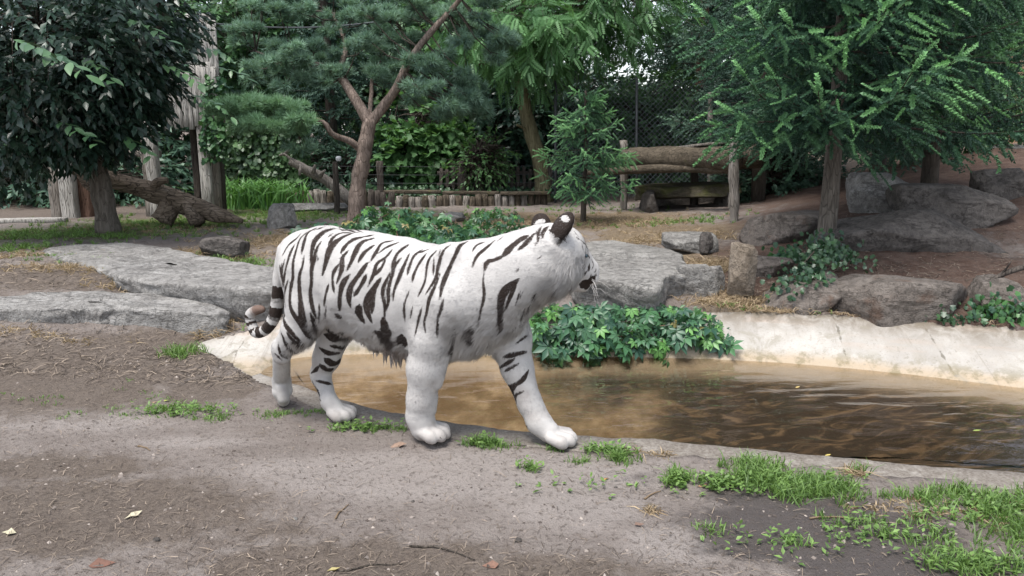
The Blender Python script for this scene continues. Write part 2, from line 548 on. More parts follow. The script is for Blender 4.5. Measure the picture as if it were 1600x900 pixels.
masks = _m
masks['litter'] = np.maximum(masks['litter'], .95 * smooth(gyy, 11.5, 13.5))  # far floor darkened in colour to stand for shade under the trees
masks['litter'] = np.maximum(masks['litter'], .8 * smooth(-gxx, 3.2, 4.5) * smooth(gyy, 9.6, 10.6))  # ground beyond the gateway coloured dark in place of shade
m, nt, p, out = new_mat('soil')
k = NT(nt)
co = k.coord('Object')
n1, n2, n3, n4 = k.noise(co, 1.3, 6, .6), k.noise(co, 7, 8, .7), k.noise(co, 40, 6, .7), k.noise(co, 180, 3, .6)
def masked(nm, lo=.25, hi=.6, n=None):
    return k.step(k.math('ADD', k.attr(nm), k.math('MULTIPLY', k.math('SUBTRACT', n if n is not None else n2, .5), .9)), lo, hi)
c = k.mix(k.step(n1, .3, .7), (.222, .192, .174), (.272, .238, .216))
c = k.mix(k.step(n2, .35, .7, 0, .6), c, (.165, .135, .118))
c = k.mix(k.math('MULTIPLY', masked('pale'), .75), c, (.330, .294, .272))
c = k.mix(k.math('MULTIPLY', masked('litter'), .75), c, k.mix(k.step(n3, .35, .65), (.075, .056, .044), (.17, .135, .105)))  # litter colour; far back it also carries the painted shade
c = k.mix(masked('straw'), c, k.mix(k.step(n3, .35, .7), (.13, .095, .06), (.32, .25, .165)))
c = k.mix(masked('needle'), c, k.mix(k.step(n2, .35, .65), (.085, .050, .037), (.145, .098, .078)))
c = k.mix(masked('green', .4, .8), c, k.mix(k.step(n3, .3, .7), (.055, .08, .02), (.15, .17, .05)))
c = k.mix(k.math('MULTIPLY', masked('mud'), .85), c, (.066, .057, .056))
c = k.mix(k.step(n3, .50, .70, 0, .8), c, (.095, .076, .066))
fib = k.noise(k.mapping(co, (40, 130, 1)), 1.0, 5, .7, 1.2)
c = k.mix(k.step(fib, .56, .70, 0, .55), c, (.105, .084, .072))
c = k.mix(k.step(k.noise(k.mapping(co, (150, 45, 1)), 1.0, 5, .7, 1.2), .60, .72, 0, .45), c, (.30, .25, .21))
c = k.mix(k.step(n4, .60, .80, 0, .5), c, (.36, .32, .29))
k.l(c, p.inputs['Base Color'])
k.l(k.step(masked('mud'), 0, 1, .92, .62), p.inputs['Roughness'])
p.inputs['Specular IOR Level'].default_value = .2
k.l(k.bump(k.math('ADD', k.math('MULTIPLY', n3, 1.2), k.math('MULTIPLY', n4, .55)), 1.0, .020), p.inputs['Normal'])
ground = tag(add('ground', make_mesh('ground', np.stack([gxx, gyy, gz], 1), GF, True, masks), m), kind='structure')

# --- concrete basin
cen = WW[:, :2].mean(0)
def inward(P, d, z):
    q = P.copy()
    t = nrm(np.gradient(WW[:, :2], axis=0))
    nrm2 = np.stack([-t[:, 1], t[:, 0]], 1)
    sgn = np.sign(((cen - WW[:, :2]) * nrm2).sum(1))[:, None]
    q[:, :2] = P[:, :2] + nrm2 * sgn * d
    q[:, 2] = z
    return q
rings = [RR + np.array([0, 0, -.14]) + np.c_[nrm(RR[:, :2] - cen) * .05, np.zeros(NR)], RR + np.c_[nrm(RR[:, :2] - cen) * .02, np.full(NR, -.02)], RR]
for s in (.12, .28, .5, .7, .82, .92):
    flat = RR * (1 - s) + WW * s
    zl = RR[:, 2:] + (WW[:, 2:] - RR[:, 2:]) * np.where(LP > .5, smooth(np.full((NR, 1), s), .68, .98), s ** 1.15)
    flat[:, 2:] = zl
    rings.append(flat)
rings.append(WW)
for d, z in ((.05, WZ - .05), (.14, WZ - .10), (.3, WZ - .16), (.5, WZ - .24)): rings.append(inward(WW, d, z))
last = rings[-1]
for s in (.25, .5, .75, .97):
    q = last.copy()
    q[:, :2] = last[:, :2] * (1 - s) + np.c_[np.linspace(0, 1, NR), np.zeros(NR)] * 0 + s * np.c_[np.clip(last[:, 0], cen[0] - 1.6, cen[0] + 1.6), np.full(NR, cen[1])]
    q[:, 2] = last[:, 2] - .12 * s
    rings.append(q)
BVv = np.concatenate(rings)
nz = fbm(BVv * 6, 4, 21) * .010 + fbm(BVv * 28, 3, 22) * .0035
BVv[:, 2] += nz
nr = len(rings)
i, j = np.meshgrid(np.arange(nr - 1), np.arange(NR), indexing='ij')
BFf = np.stack([i * NR + j, i * NR + (j + 1) % NR, (i + 1) * NR + (j + 1) % NR, (i + 1) * NR + j], -1).reshape(-1, 4)
lipv = np.concatenate([np.repeat(LP[:, 0][None], nr, 0).ravel()])
m, nt, p, out = new_mat('pond_concrete')
k = NT(nt)
co = k.coord('Object')
sep = k.n('ShaderNodeSeparateXYZ')
k.l(co, sep.inputs[0])
z = sep.outputs[2]
n1, n2, n3 = k.noise(co, 2.5, 6, .65), k.noise(co, 14, 8, .7), k.noise(co, 70, 4, .7)
c = k.mix(k.step(n1, .35, .7), (.42, .40, .37), (.31, .29, .265))
c = k.mix(k.step(n2, .42, .72, 0, .55), c, (.33, .30, .26))
c = k.mix(k.step(n3, .55, .75, 0, .6), c, (.20, .18, .155))
streak = k.noise(k.mapping(co, (9, 2.0, 1.2)), 1.6, 5, .7, .4)
c = k.mix(k.step(streak, .54, .74, 0, .45), c, (.22, .195, .165))
crk = k.voro(k.mapping(co, (.55, .12, .1)), 2.0, 'DISTANCE_TO_EDGE')
c = k.mix(k.step(k.math('ADD', crk, k.math('MULTIPLY', k.math('SUBTRACT', n2, .5), .08)), -.004, .006, .7, 0), c, (.09, .08, .06))
zz = k.math('ADD', z, k.math('MULTIPLY', k.math('SUBTRACT', n1, .5), .10))
c = k.mix(k.step(zz, WZ + .015, WZ + .075, .9, 0), c, k.mix(n2, (.33, .25, .165), (.41, .34, .255)))
c = k.mix(k.math('MULTIPLY', k.step(k.noise(k.mapping(co, (.7, .7, 9)), 1.4, 4), .52, .66), k.step(zz, .02, .10, 0, .4)), c, (.40, .29, .22))
wash = k.noise(k.mapping(co, (3, 3, .6)), 2.4, 6, .7, .5)
c = k.mix(k.math('MULTIPLY', k.step(z, .06, .2), k.step(wash, .36, .60, .2, .95)), c, (.15, .125, .095))
c = k.mix(k.step(k.noise(co, 5.5, 7, .72, .6), .54, .66, 0, .55), c, (.235, .215, .17))
c = k.mix(k.math('MULTIPLY', k.step(z, WZ + .02, WZ + .13, 1, 0), k.step(k.noise(co, 8, 6, .7), .48, .62, 0, .6)), c, (.15, .13, .07))
c = k.mix(k.step(k.noise(k.mapping(co, (15, 1.2, 1.2)), 1.0, 5, .65, .9), .57, .70, 0, .38), c, (.17, .145, .115))
c = k.mix(k.step(k.noise(co, 33, 5, .7), .58, .66, 0, .55), c, (.22, .20, .17))
c = k.mix(k.math('MULTIPLY', k.attr('lipf'), k.step(n2, .25, .55, .5, 1)), c, k.mix(k.step(n3, .35, .65), (.20, .178, .155), (.115, .098, .083)))
# silt and algae on the bottom
pool = k.noise(k.mapping(co, (.8, 1.4, .5)), 1.1, 5, .55, .4)
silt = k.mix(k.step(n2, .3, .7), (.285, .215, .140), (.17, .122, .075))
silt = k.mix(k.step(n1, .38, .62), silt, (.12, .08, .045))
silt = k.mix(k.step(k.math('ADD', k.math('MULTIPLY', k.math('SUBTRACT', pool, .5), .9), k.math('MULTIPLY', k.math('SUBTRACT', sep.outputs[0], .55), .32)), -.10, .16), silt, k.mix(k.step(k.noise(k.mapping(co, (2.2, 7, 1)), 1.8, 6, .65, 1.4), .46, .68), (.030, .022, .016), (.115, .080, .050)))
silt = k.mix(k.step(z, WZ - .13, WZ - .03, 0, .75), silt, k.mix(n1, (.33, .265, .185), (.38, .325, .26)))  # paler silt in the shallows, also standing in for the wall's reflection
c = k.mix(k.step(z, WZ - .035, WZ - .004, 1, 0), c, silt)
k.l(c, p.inputs['Base Color'])
p.inputs['Roughness'].default_value = .85
p.inputs['Specular IOR Level'].default_value = .25
k.l(k.bump(k.math('ADD', n2, k.math('MULTIPLY', n3, .5)), .7, .008), p.inputs['Normal'])
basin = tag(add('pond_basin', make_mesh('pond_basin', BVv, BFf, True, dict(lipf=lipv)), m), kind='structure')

# --- water
WO = WW.copy()
dout = nrm(WW[:, :2] - cen)
tq = nrm(np.gradient(WW[:, :2], axis=0))
nq = np.stack([-tq[:, 1], tq[:, 0]], 1)
nq *= -np.sign(((cen - WW[:, :2]) * nq).sum(1))[:, None]
WO[:, :2] += nq * .02
V = np.vstack([np.array([[cen[0], cen[1], WZ]]), WO])
kk = np.arange(NR)
F = np.stack([0 * kk, kk + 1, (kk + 1) % NR + 1], 1)
m, nt, p, out = new_mat('pond_water')
k = NT(nt)
co = k.coord('Object')
nt.nodes.remove(p)
w1 = k.n('ShaderNodeTexWave', wave_type='RINGS', rings_direction='Z')
w1.inputs['Scale'].default_value, w1.inputs['Distortion'].default_value, w1.inputs['Detail'].default_value, w1.inputs['Detail Scale'].default_value = 1.3, 9.0, 2.0, .8
mp = k.n('ShaderNodeMapping')
mp.inputs['Location'].default_value = (-2.6, -2.4, 0)
mp.inputs['Scale'].default_value = (1, 1.3, 1)
k.l(co, mp.inputs[0])
k.l(mp.outputs[0], w1.inputs[0])
hgt = k.math('ADD', k.math('MULTIPLY', w1.outputs['Fac'], .35), k.math('MULTIPLY', k.noise(k.mapping(co, (1.3, 3.6, 1)), 1.7, 3, .45, .8), 1.5))
bmp = k.bump(hgt, .5, .013)
gl = k.n('ShaderNodeBsdfGlossy')
gl.inputs['Roughness'].default_value = .015
k.l(bmp, gl.inputs['Normal'])
tr = k.n('ShaderNodeBsdfTransparent')
tr.inputs['Color'].default_value = (.93, .89, .82, 1)
fr = k.n('ShaderNodeFresnel')
fr.inputs['IOR'].default_value = 1.5
k.l(bmp, fr.inputs['Normal'])
mx = k.n('ShaderNodeMixShader')
k.l(fr.outputs[0], mx.inputs[0])
k.l(tr.outputs[0], mx.inputs[1])
k.l(gl.outputs[0], mx.inputs[2])
k.l(mx.outputs[0], out.inputs['Surface'])
water = tag(add('pond_water', make_mesh('pond_water', V, F, False), m), kind='structure')
# ------------------------------------------------------------------ white tiger (walking, head turned away)
TPSI = math.radians(-18)
tf = np.array([math.cos(TPSI), math.sin(TPSI), 0])           # forward
tl = np.array([-math.sin(TPSI), math.cos(TPSI), 0])          # its left, away from the camera
T0 = PG(662, 688, 0.012) + tl * 0.115                          # on the middle plane, below the near fore paw

def TL(u, v, l=0.0):
    """pixel -> tiger space, on the upright plane l metres to the animal's left"""
    o = np.array([0, 0, CAMZ])
    d = ray(u, v)
    t = (np.dot(T0 - o, tl) + l) / np.dot(d, tl)
    w = o + d * t - T0
    return np.array([np.dot(w, tf), l, w[2]])

def mpp(p):                                                    # metres per photo pixel at a tiger-space point
    w = T0 + tf * p[0] + tl * p[1]
    return (w[1] * cT - (p[2] + T0[2] - CAMZ) * sT) / FPX

def foot_l(u, v): return float(np.dot(PG(u, v, .006) - T0, tl))
LH, LF_, LR = foot_l(441, 636), foot_l(866, 696), foot_l(528, 657)
PR = []   # primitives: kind, data, k
def rc(a, ra, b, rb, k=.03, ys=1.0, yc=0.0): PR.append(('c', np.asarray(a, float), ra, np.asarray(b, float), rb, k, ys, yc))
def rcp(a, b, k=.03, ys=1.0):
    pa, pb = TL(*a[:3]), TL(*b[:3])
    rc(pa, a[3] * mpp(pa), pb, b[3] * mpp(pb), k, ys, (a[2] + b[2]) / 2)
def rcl(a, b, k=.03): rcp((*a[:3], a[3] * .91), (*b[:3], b[3] * .91), k)
def ell(c, r, M, k=.02, sub=False): PR.append(('s' if sub else 'e', np.asarray(c, float), np.asarray(r, float), np.asarray(M, float), k))

# trunk: (u, v, lateral, radius in px)
spine = [(482, 409, 0, 50), (512, 419, 0, 63), (560, 440, 0, 80), (600, 452, 0, 84), (645, 463, 0, 84),
         (692, 467, 0, 83), (740, 455, 0, 78), (785, 437, .005, 66), (822, 418, .02, 57), (852, 405, .035, 52)]
YS = [1.0, 1.12, 1.25, 1.25, 1.25, 1.22, 1.15, 1.08, 1.0]
for i in range(len(spine) - 1): rcp(spine[i], spine[i + 1], .04, YS[i])
rcp((728, 500, 0, 56), (775, 478, 0, 52), .05, 1.25)           # brisket
rcp((600, 500, 0, 46), (680, 520, 0, 46), .05, 1.5)            # belly
rcp((690, 415, -.06, 30), (715, 470, -.10, 44), .05)           # near shoulder blade
rcp((715, 412, .06, 28), (760, 470, .10, 40), .05)
rcp((498, 380, -.085, 24), (522, 402, -.115, 20), .05)
rcp((704, 402, -.10, 24), (694, 470, -.14, 32), .04)
# near hind leg (pushing off, on its toes)
rcl((478, 424, -.075, 44), (486, 478, -.10, 40), .05)
rcl((486, 474, -.10, 38), (470, 512, -.11, 30), .04)
rcl((470, 512, -.11, 30), (441, 543, -.105, 15.5), .03)
rcl((437, 538, -.105, 11), (441, 556, -.105, 15), .02)
rcl((440, 545, -.105, 15), (440, 595, LH, 14.5), .025)
rcl((440, 595, LH, 15), (441, 610, LH, 17.5), .02)
for q, dy in ((-.036, 0), (-.012, 4), (.012, 4), (.036, 0)):
    rcp((440, 604, LH + q, 9), (443, 622 + dy, LH + q, 9.5), .010)
# far hind leg
rcl((505, 430, .075, 50), (532, 495, .10, 33), .05)
rcl((532, 490, .10, 34), (510, 560, .095, 22), .04)
rcl((510, 560, .095, 22), (500, 584, .09, 15.5), .03)
rcl((492, 577, .09, 7), (500, 590, .09, 13), .02)
rcl((502, 588, .09, 15.5), (515, 628, LR, 13), .03)
rcl((515, 628, LR, 14), (526, 642, LR, 15.5), .025)
# near fore leg
rcl((703, 470, -.115, 48), (676, 527, -.125, 37), .05)
rcl((676, 527, -.125, 37), (665, 575, -.125, 32), .04)
rcl((665, 575, -.125, 31), (658, 625, -.12, 24), .03)
rcl((658, 625, -.12, 24), (656, 650, -.115, 23), .03)
rcl((656, 650, -.115, 23), (662, 668, -.115, 23), .025)
rcl((648, 508, -.12, 20), (641, 538, -.128, 9), .02)
rcl((676, 620, -.115, 9), (673, 640, -.112, 10), .015)
rcl((642, 640, -.115, 7), (641, 650, -.115, 5), .01)
rcl((845, 640, .05, 8), (853, 655, .045, 9), .015)
rcl((690, 560, -.135, 12), (683, 600, -.13, 9), .025)           # elbow
# far fore leg, reaching forward
rcl((775, 465, .10, 50), (797, 528, .10, 35), .05)
rcl((797, 528, .10, 34), (808, 575, .085, 27), .04)
rcl((808, 575, .085, 27), (828, 630, .06, 20), .03)
rcl((828, 630, .06, 20), (840, 660, LF_, 18.5), .03)
rcl((840, 660, LF_, 18.5), (857, 674, LF_, 19), .025)

def toes(u, v, l, yaw, s=1.0, r=.0275):
    c = TL(u, v, l)
    f = np.array([math.cos(yaw), math.sin(yaw), 0])
    n = np.array([-f[1], f[0], 0])
    for q, fw in ((-.056, .016), (-.019, .040), (.019, .040), (.056, .016)):
        a = c + n * q * s * .8 + f * (fw - .05) * s + np.array([0, 0, .012])
        b = c + n * q * s + f * fw * s
        rc(a, r * s * .95, b, r * s * 1.06, .006)
        rc(b, r * s * .9, b + f * .012 * s + np.array([0, 0, -.008]), r * s * .80, .006)
toes(678, 676, -.115, math.radians(-8), 1.08)
toes(876, 684, LF_, math.radians(0), 1.08)
toes(534, 646, LR, math.radians(-12), .98)
print('feet', LH, LF_, LR, [TL(441, 634, LH)[2], TL(870, 694, LF_)[2], TL(530, 655, LR)[2], TL(665, 686, -.115)[2]])

# head
HC = TL(881, 394, .085)
hy, hp, hr = math.radians(47), math.radians(-36), math.radians(-6)
hf = np.array([math.cos(hy) * math.cos(hp), math.sin(hy) * math.cos(hp), math.sin(hp)])
hl = np.array([-math.sin(hy), math.cos(hy), 0])
hu = np.cross(hf, hl)
hl, hu = hl * math.cos(hr) + hu * math.sin(hr), hu * math.cos(hr) - hl * math.sin(hr)
HM = np.stack([hf, hl, hu], 1)                                  # head space -> tiger space
def HP(x, y, z): return HC + HM @ np.array([x, y, z])
for a_, b_, k_ in (((864, 390, .055, 39), (878, 388, .09, 34), .03), ((882, 389, .11, 29), (899, 402, .15, 22), .03), ((900, 401, .15, 20), (921, 419, .21, 15), .025),
                   ((908, 424, .17, 21), (920, 429, .205, 16), .015), ((888, 436, .12, 20), (911, 446, .185, 11), .015), ((872, 418, .02, 34), (884, 425, .05, 27), .03),
                   ((856, 424, .0, 33), (868, 430, .02, 27), .03), ((878, 402, .17, 32), (892, 410, .19, 26), .03), ((926, 419, .225, 8), (931, 425, .24, 6.5), .008),
                   ((918, 434, .185, 12), (926, 436, .20, 10), .008), ((903, 392, .125, 9), (909, 399, .14, 8), .012)):
    rcp(a_, b_, k_)
rc(TL(852, 405, .035), .15, TL(870, 398, .06), .125, .05)
ears = []
for (u, v, l, tu, tv, tll, wdt) in ((871, 365, -.055, 886, 344, -.045, .045), (847, 356, .165, 845, 346, .175, .047)):
    b, t = TL(u, v, l), TL(tu, tv, tll)
    up = nrm(t - b)
    fy = math.radians(68 if l < .1 else 100)
    face = np.array([math.cos(fy), math.sin(fy), -.1])
    fn = nrm(face - up * np.dot(face, up))
    sd_ = np.cross(up, fn)
    M = np.stack([fn, sd_, up], 1)
    c = (b + t) / 2
    L = np.linalg.norm(t - b) / 2
    ell(c, (.026, wdt, L + .042), M, .016)
    ell(c + fn * .026 + up * .012, (.024, wdt * .80, L + .034), M, .006, True)
    ears.append((c, M, wdt, L + .042))

# tail
tail = [(446, 392, .0, 15), (437, 425, .0, 12), (434, 465, .005, 10.5), (429, 494, .01, 10), (416, 514, .02, 9.5),
        (401, 520, .03, 8.5), (394, 508, .035, 7.5), (391, 492, .035, 7.5), (403, 484, .03, 7.5), (411, 484, .03, 4.5)]
TP = catmull([TL(u, v, l) for u, v, l, r in tail], 40)
TR = np.interp(np.linspace(0, 9, 40), np.arange(10), [t[3] * .0029 for t in tail])
for i in range(39): rc(TP[i], TR[i], TP[i + 1], TR[i + 1], .012)

# ---- signed distance field on a grid, then surface nets
H = .0074
allp = np.array([q for p in PR if p[0] == 'c' for q in (p[1], p[3])])
lo = allp.min(0) - .22
hi = allp.max(0) + .22
G = np.ceil((hi - lo) / H).astype(int)
D = np.full(G, .5, np.float32)
ax = [lo[i] + H * np.arange(G[i]) for i in range(3)]

def window(mn, mx):
    a = np.clip(((mn - lo) / H).astype(int), 0, G - 1)
    b = np.clip(((mx - lo) / H).astype(int) + 2, 1, G)
    sl = tuple(slice(a[i], b[i]) for i in range(3))
    return sl, [ax[i][sl[i]].astype(np.float32) for i in range(3)]

def smin(a, b, k):
    h = np.maximum(k - np.abs(a - b), 0) / k
    return np.minimum(a, b) - h * h * k * .25

for p in PR:
    if p[0] == 'c':
        _, a, ra, b, rb, k, ys, yc = p
        m = max(ra, rb) + k + .03
        sl, (X, Y, Z) = window(np.minimum(a, b) - m, np.maximum(a, b) + m)
        sc = np.array([1, ys, 1])
        a2, b2 = a.copy(), b.copy()
        a2[1], b2[1] = yc + (a[1] - yc) * ys, yc + (b[1] - yc) * ys
        ab = b2 - a2
        x, y, z = X[:, None, None] - a2[0], (yc + (Y - yc) * ys)[None, :, None] - a2[1], Z[None, None, :] - a2[2]
        t = np.clip((x * ab[0] + y * ab[1] + z * ab[2]) / (ab @ ab + 1e-9), 0, 1)
        d = np.sqrt((x - t * ab[0]) ** 2 + (y - t * ab[1]) ** 2 + (z - t * ab[2]) ** 2) - (ra + t * (rb - ra))
        D[sl] = smin(D[sl], d.astype(np.float32), k)
    else:
        kind, c, r, M, k = p
        m = max(r) + k + .02
        sl, (X, Y, Z) = window(c - m, c + m)
        g = np.stack(np.meshgrid(X - c[0], Y - c[1], Z - c[2], indexing='ij'), -1) @ M
        k0 = np.linalg.norm(g / r, axis=-1)
        k1 = np.linalg.norm(g / (r * r), axis=-1)
        d = (k0 * (k0 - 1) / np.maximum(k1, 1e-6)).astype(np.float32)
        if kind == 'e': D[sl] = smin(D[sl], d, k)
        else: D[sl] = -smin(-D[sl], d, k)

def surface_nets(D, lo, H):
    ins = D < 0
    n = np.array(D.shape) - 1
    cnt = np.zeros(n, np.int8)
    for dx in (0, 1):
        for dy in (0, 1):
            for dz in (0, 1):
                cnt += ins[dx:dx + n[0], dy:dy + n[1], dz:dz + n[2]]
    cells = np.argwhere((cnt > 0) & (cnt < 8))
    idx = np.full(n, -1, np.int32)
    idx[tuple(cells.T)] = np.arange(len(cells))
    acc = np.zeros((len(cells), 3))
    num = np.zeros(len(cells))
    cor = np.array([(i, j, k) for i in (0, 1) for j in (0, 1) for k in (0, 1)])
    for a in range(8):
        for b in range(a + 1, 8):
            if np.abs(cor[a] - cor[b]).sum() != 1: continue
            va = D[tuple((cells + cor[a]).T)]
            vb = D[tuple((cells + cor[b]).T)]
            m = (va < 0) != (vb < 0)
            t = np.where(m, va / np.where(m, va - vb, 1), 0)
            acc += np.where(m[:, None], cor[a] + t[:, None] * (cor[b] - cor[a]), 0)
            num += m
    V = lo + H * (cells + acc / num[:, None])
    Q = []
    for a in range(3):
        b, c = (a + 1) % 3, (a + 2) % 3
        s0 = [slice(1, -1)] * 3
        s0[a] = slice(0, -1)
        s1 = list(s0)
        s1[a] = slice(1, None)
        A, B = ins[tuple(s0)], ins[tuple(s1)]
        e = np.argwhere(A != B)
        off = np.ones(3, int)
        off[a] = 0
        flip = A[tuple(e.T)]
        e = e + off
        db, dc = np.zeros(3, int), np.zeros(3, int)
        db[b], dc[c] = 1, 1
        ok = ((e < n).all(1))
        e, flip = e[ok], flip[ok]
        q = np.stack([idx[tuple((e - db - dc).T)], idx[tuple((e - dc).T)], idx[tuple(e.T)], idx[tuple((e - db).T)]], 1)
        q[~flip] = q[~flip][:, ::-1]
        Q.append(q)
    return V, np.concatenate(Q)

BV, BF = surface_nets(D, lo, H)
good = (BF >= 0).all(1)
BF = BF[good]

def vert_normals(V, F):
    fn = np.cross(V[F[:, 2]] - V[F[:, 0]], V[F[:, 3]] - V[F[:, 1]])
    N = np.zeros_like(V)
    for j in range(4): np.add.at(N, F[:, j], fn)
    return nrm(N)

E = np.concatenate([BF[:, [0, 1]], BF[:, [1, 2]], BF[:, [2, 3]], BF[:, [3, 0]]])
E = np.unique(np.sort(E, 1), axis=0)
deg = np.bincount(E.ravel(), minlength=len(BV))[:, None]
for it in range(4):
    S = np.zeros_like(BV)
    np.add.at(S, E[:, 0], BV[E[:, 1]])
    np.add.at(S, E[:, 1], BV[E[:, 0]])
    BV = BV + (S / np.maximum(deg, 1) - BV) * (.5 if it % 2 == 0 else -.40)
# muscle and loose-skin relief
BN = vert_normals(BV, BF)
HV = (BV - HC) @ HM                                            # head-space coordinates of the body's vertices
near_head = np.exp(-(np.linalg.norm(HV, axis=1) / .2) ** 4)
amp = (.0015 + .0055 * smooth(BV[:, 2], .36, .60)) * (1 - near_head) * (1 + .8 * smooth(BV[:, 2], .45, .62) * smooth(-BV[:, 0], -.25, .0))
BV = BV + BN * (fbm(BV * np.array([9, 5, 4]), 3, 5) * amp)[:, None]
BN = vert_normals(BV, BF)

def to_world(p): return T0 + p[..., :1] * tf + p[..., 1:2] * tl + p[..., 2:3] * np.array([0, 0, 1.0])
BW = to_world(BV)
bvh = BVHTree.FromPolygons([tuple(v) for v in BW], [tuple(int(i) for i in f) for f in BF])
def hit(u, v):
    d = Vector(ray(u, v)).normalized()
    loc, nn, i, dist = bvh.ray_cast(Vector((0, 0, CAMZ)), d)
    if loc is None: return None
    w = np.array(loc) - T0
    return np.array([w @ tf, w @ tl, w[2]])

def hit_near(u, v):
    for s in (0, 3, 6, 9, 12, 16):                                # slip inwards where the outline is missed
        for du, dv in ((0, s), (s * .8, s * .6)):
            p = hit(u + du, v + dv)
            if p is not None: return p
    return None

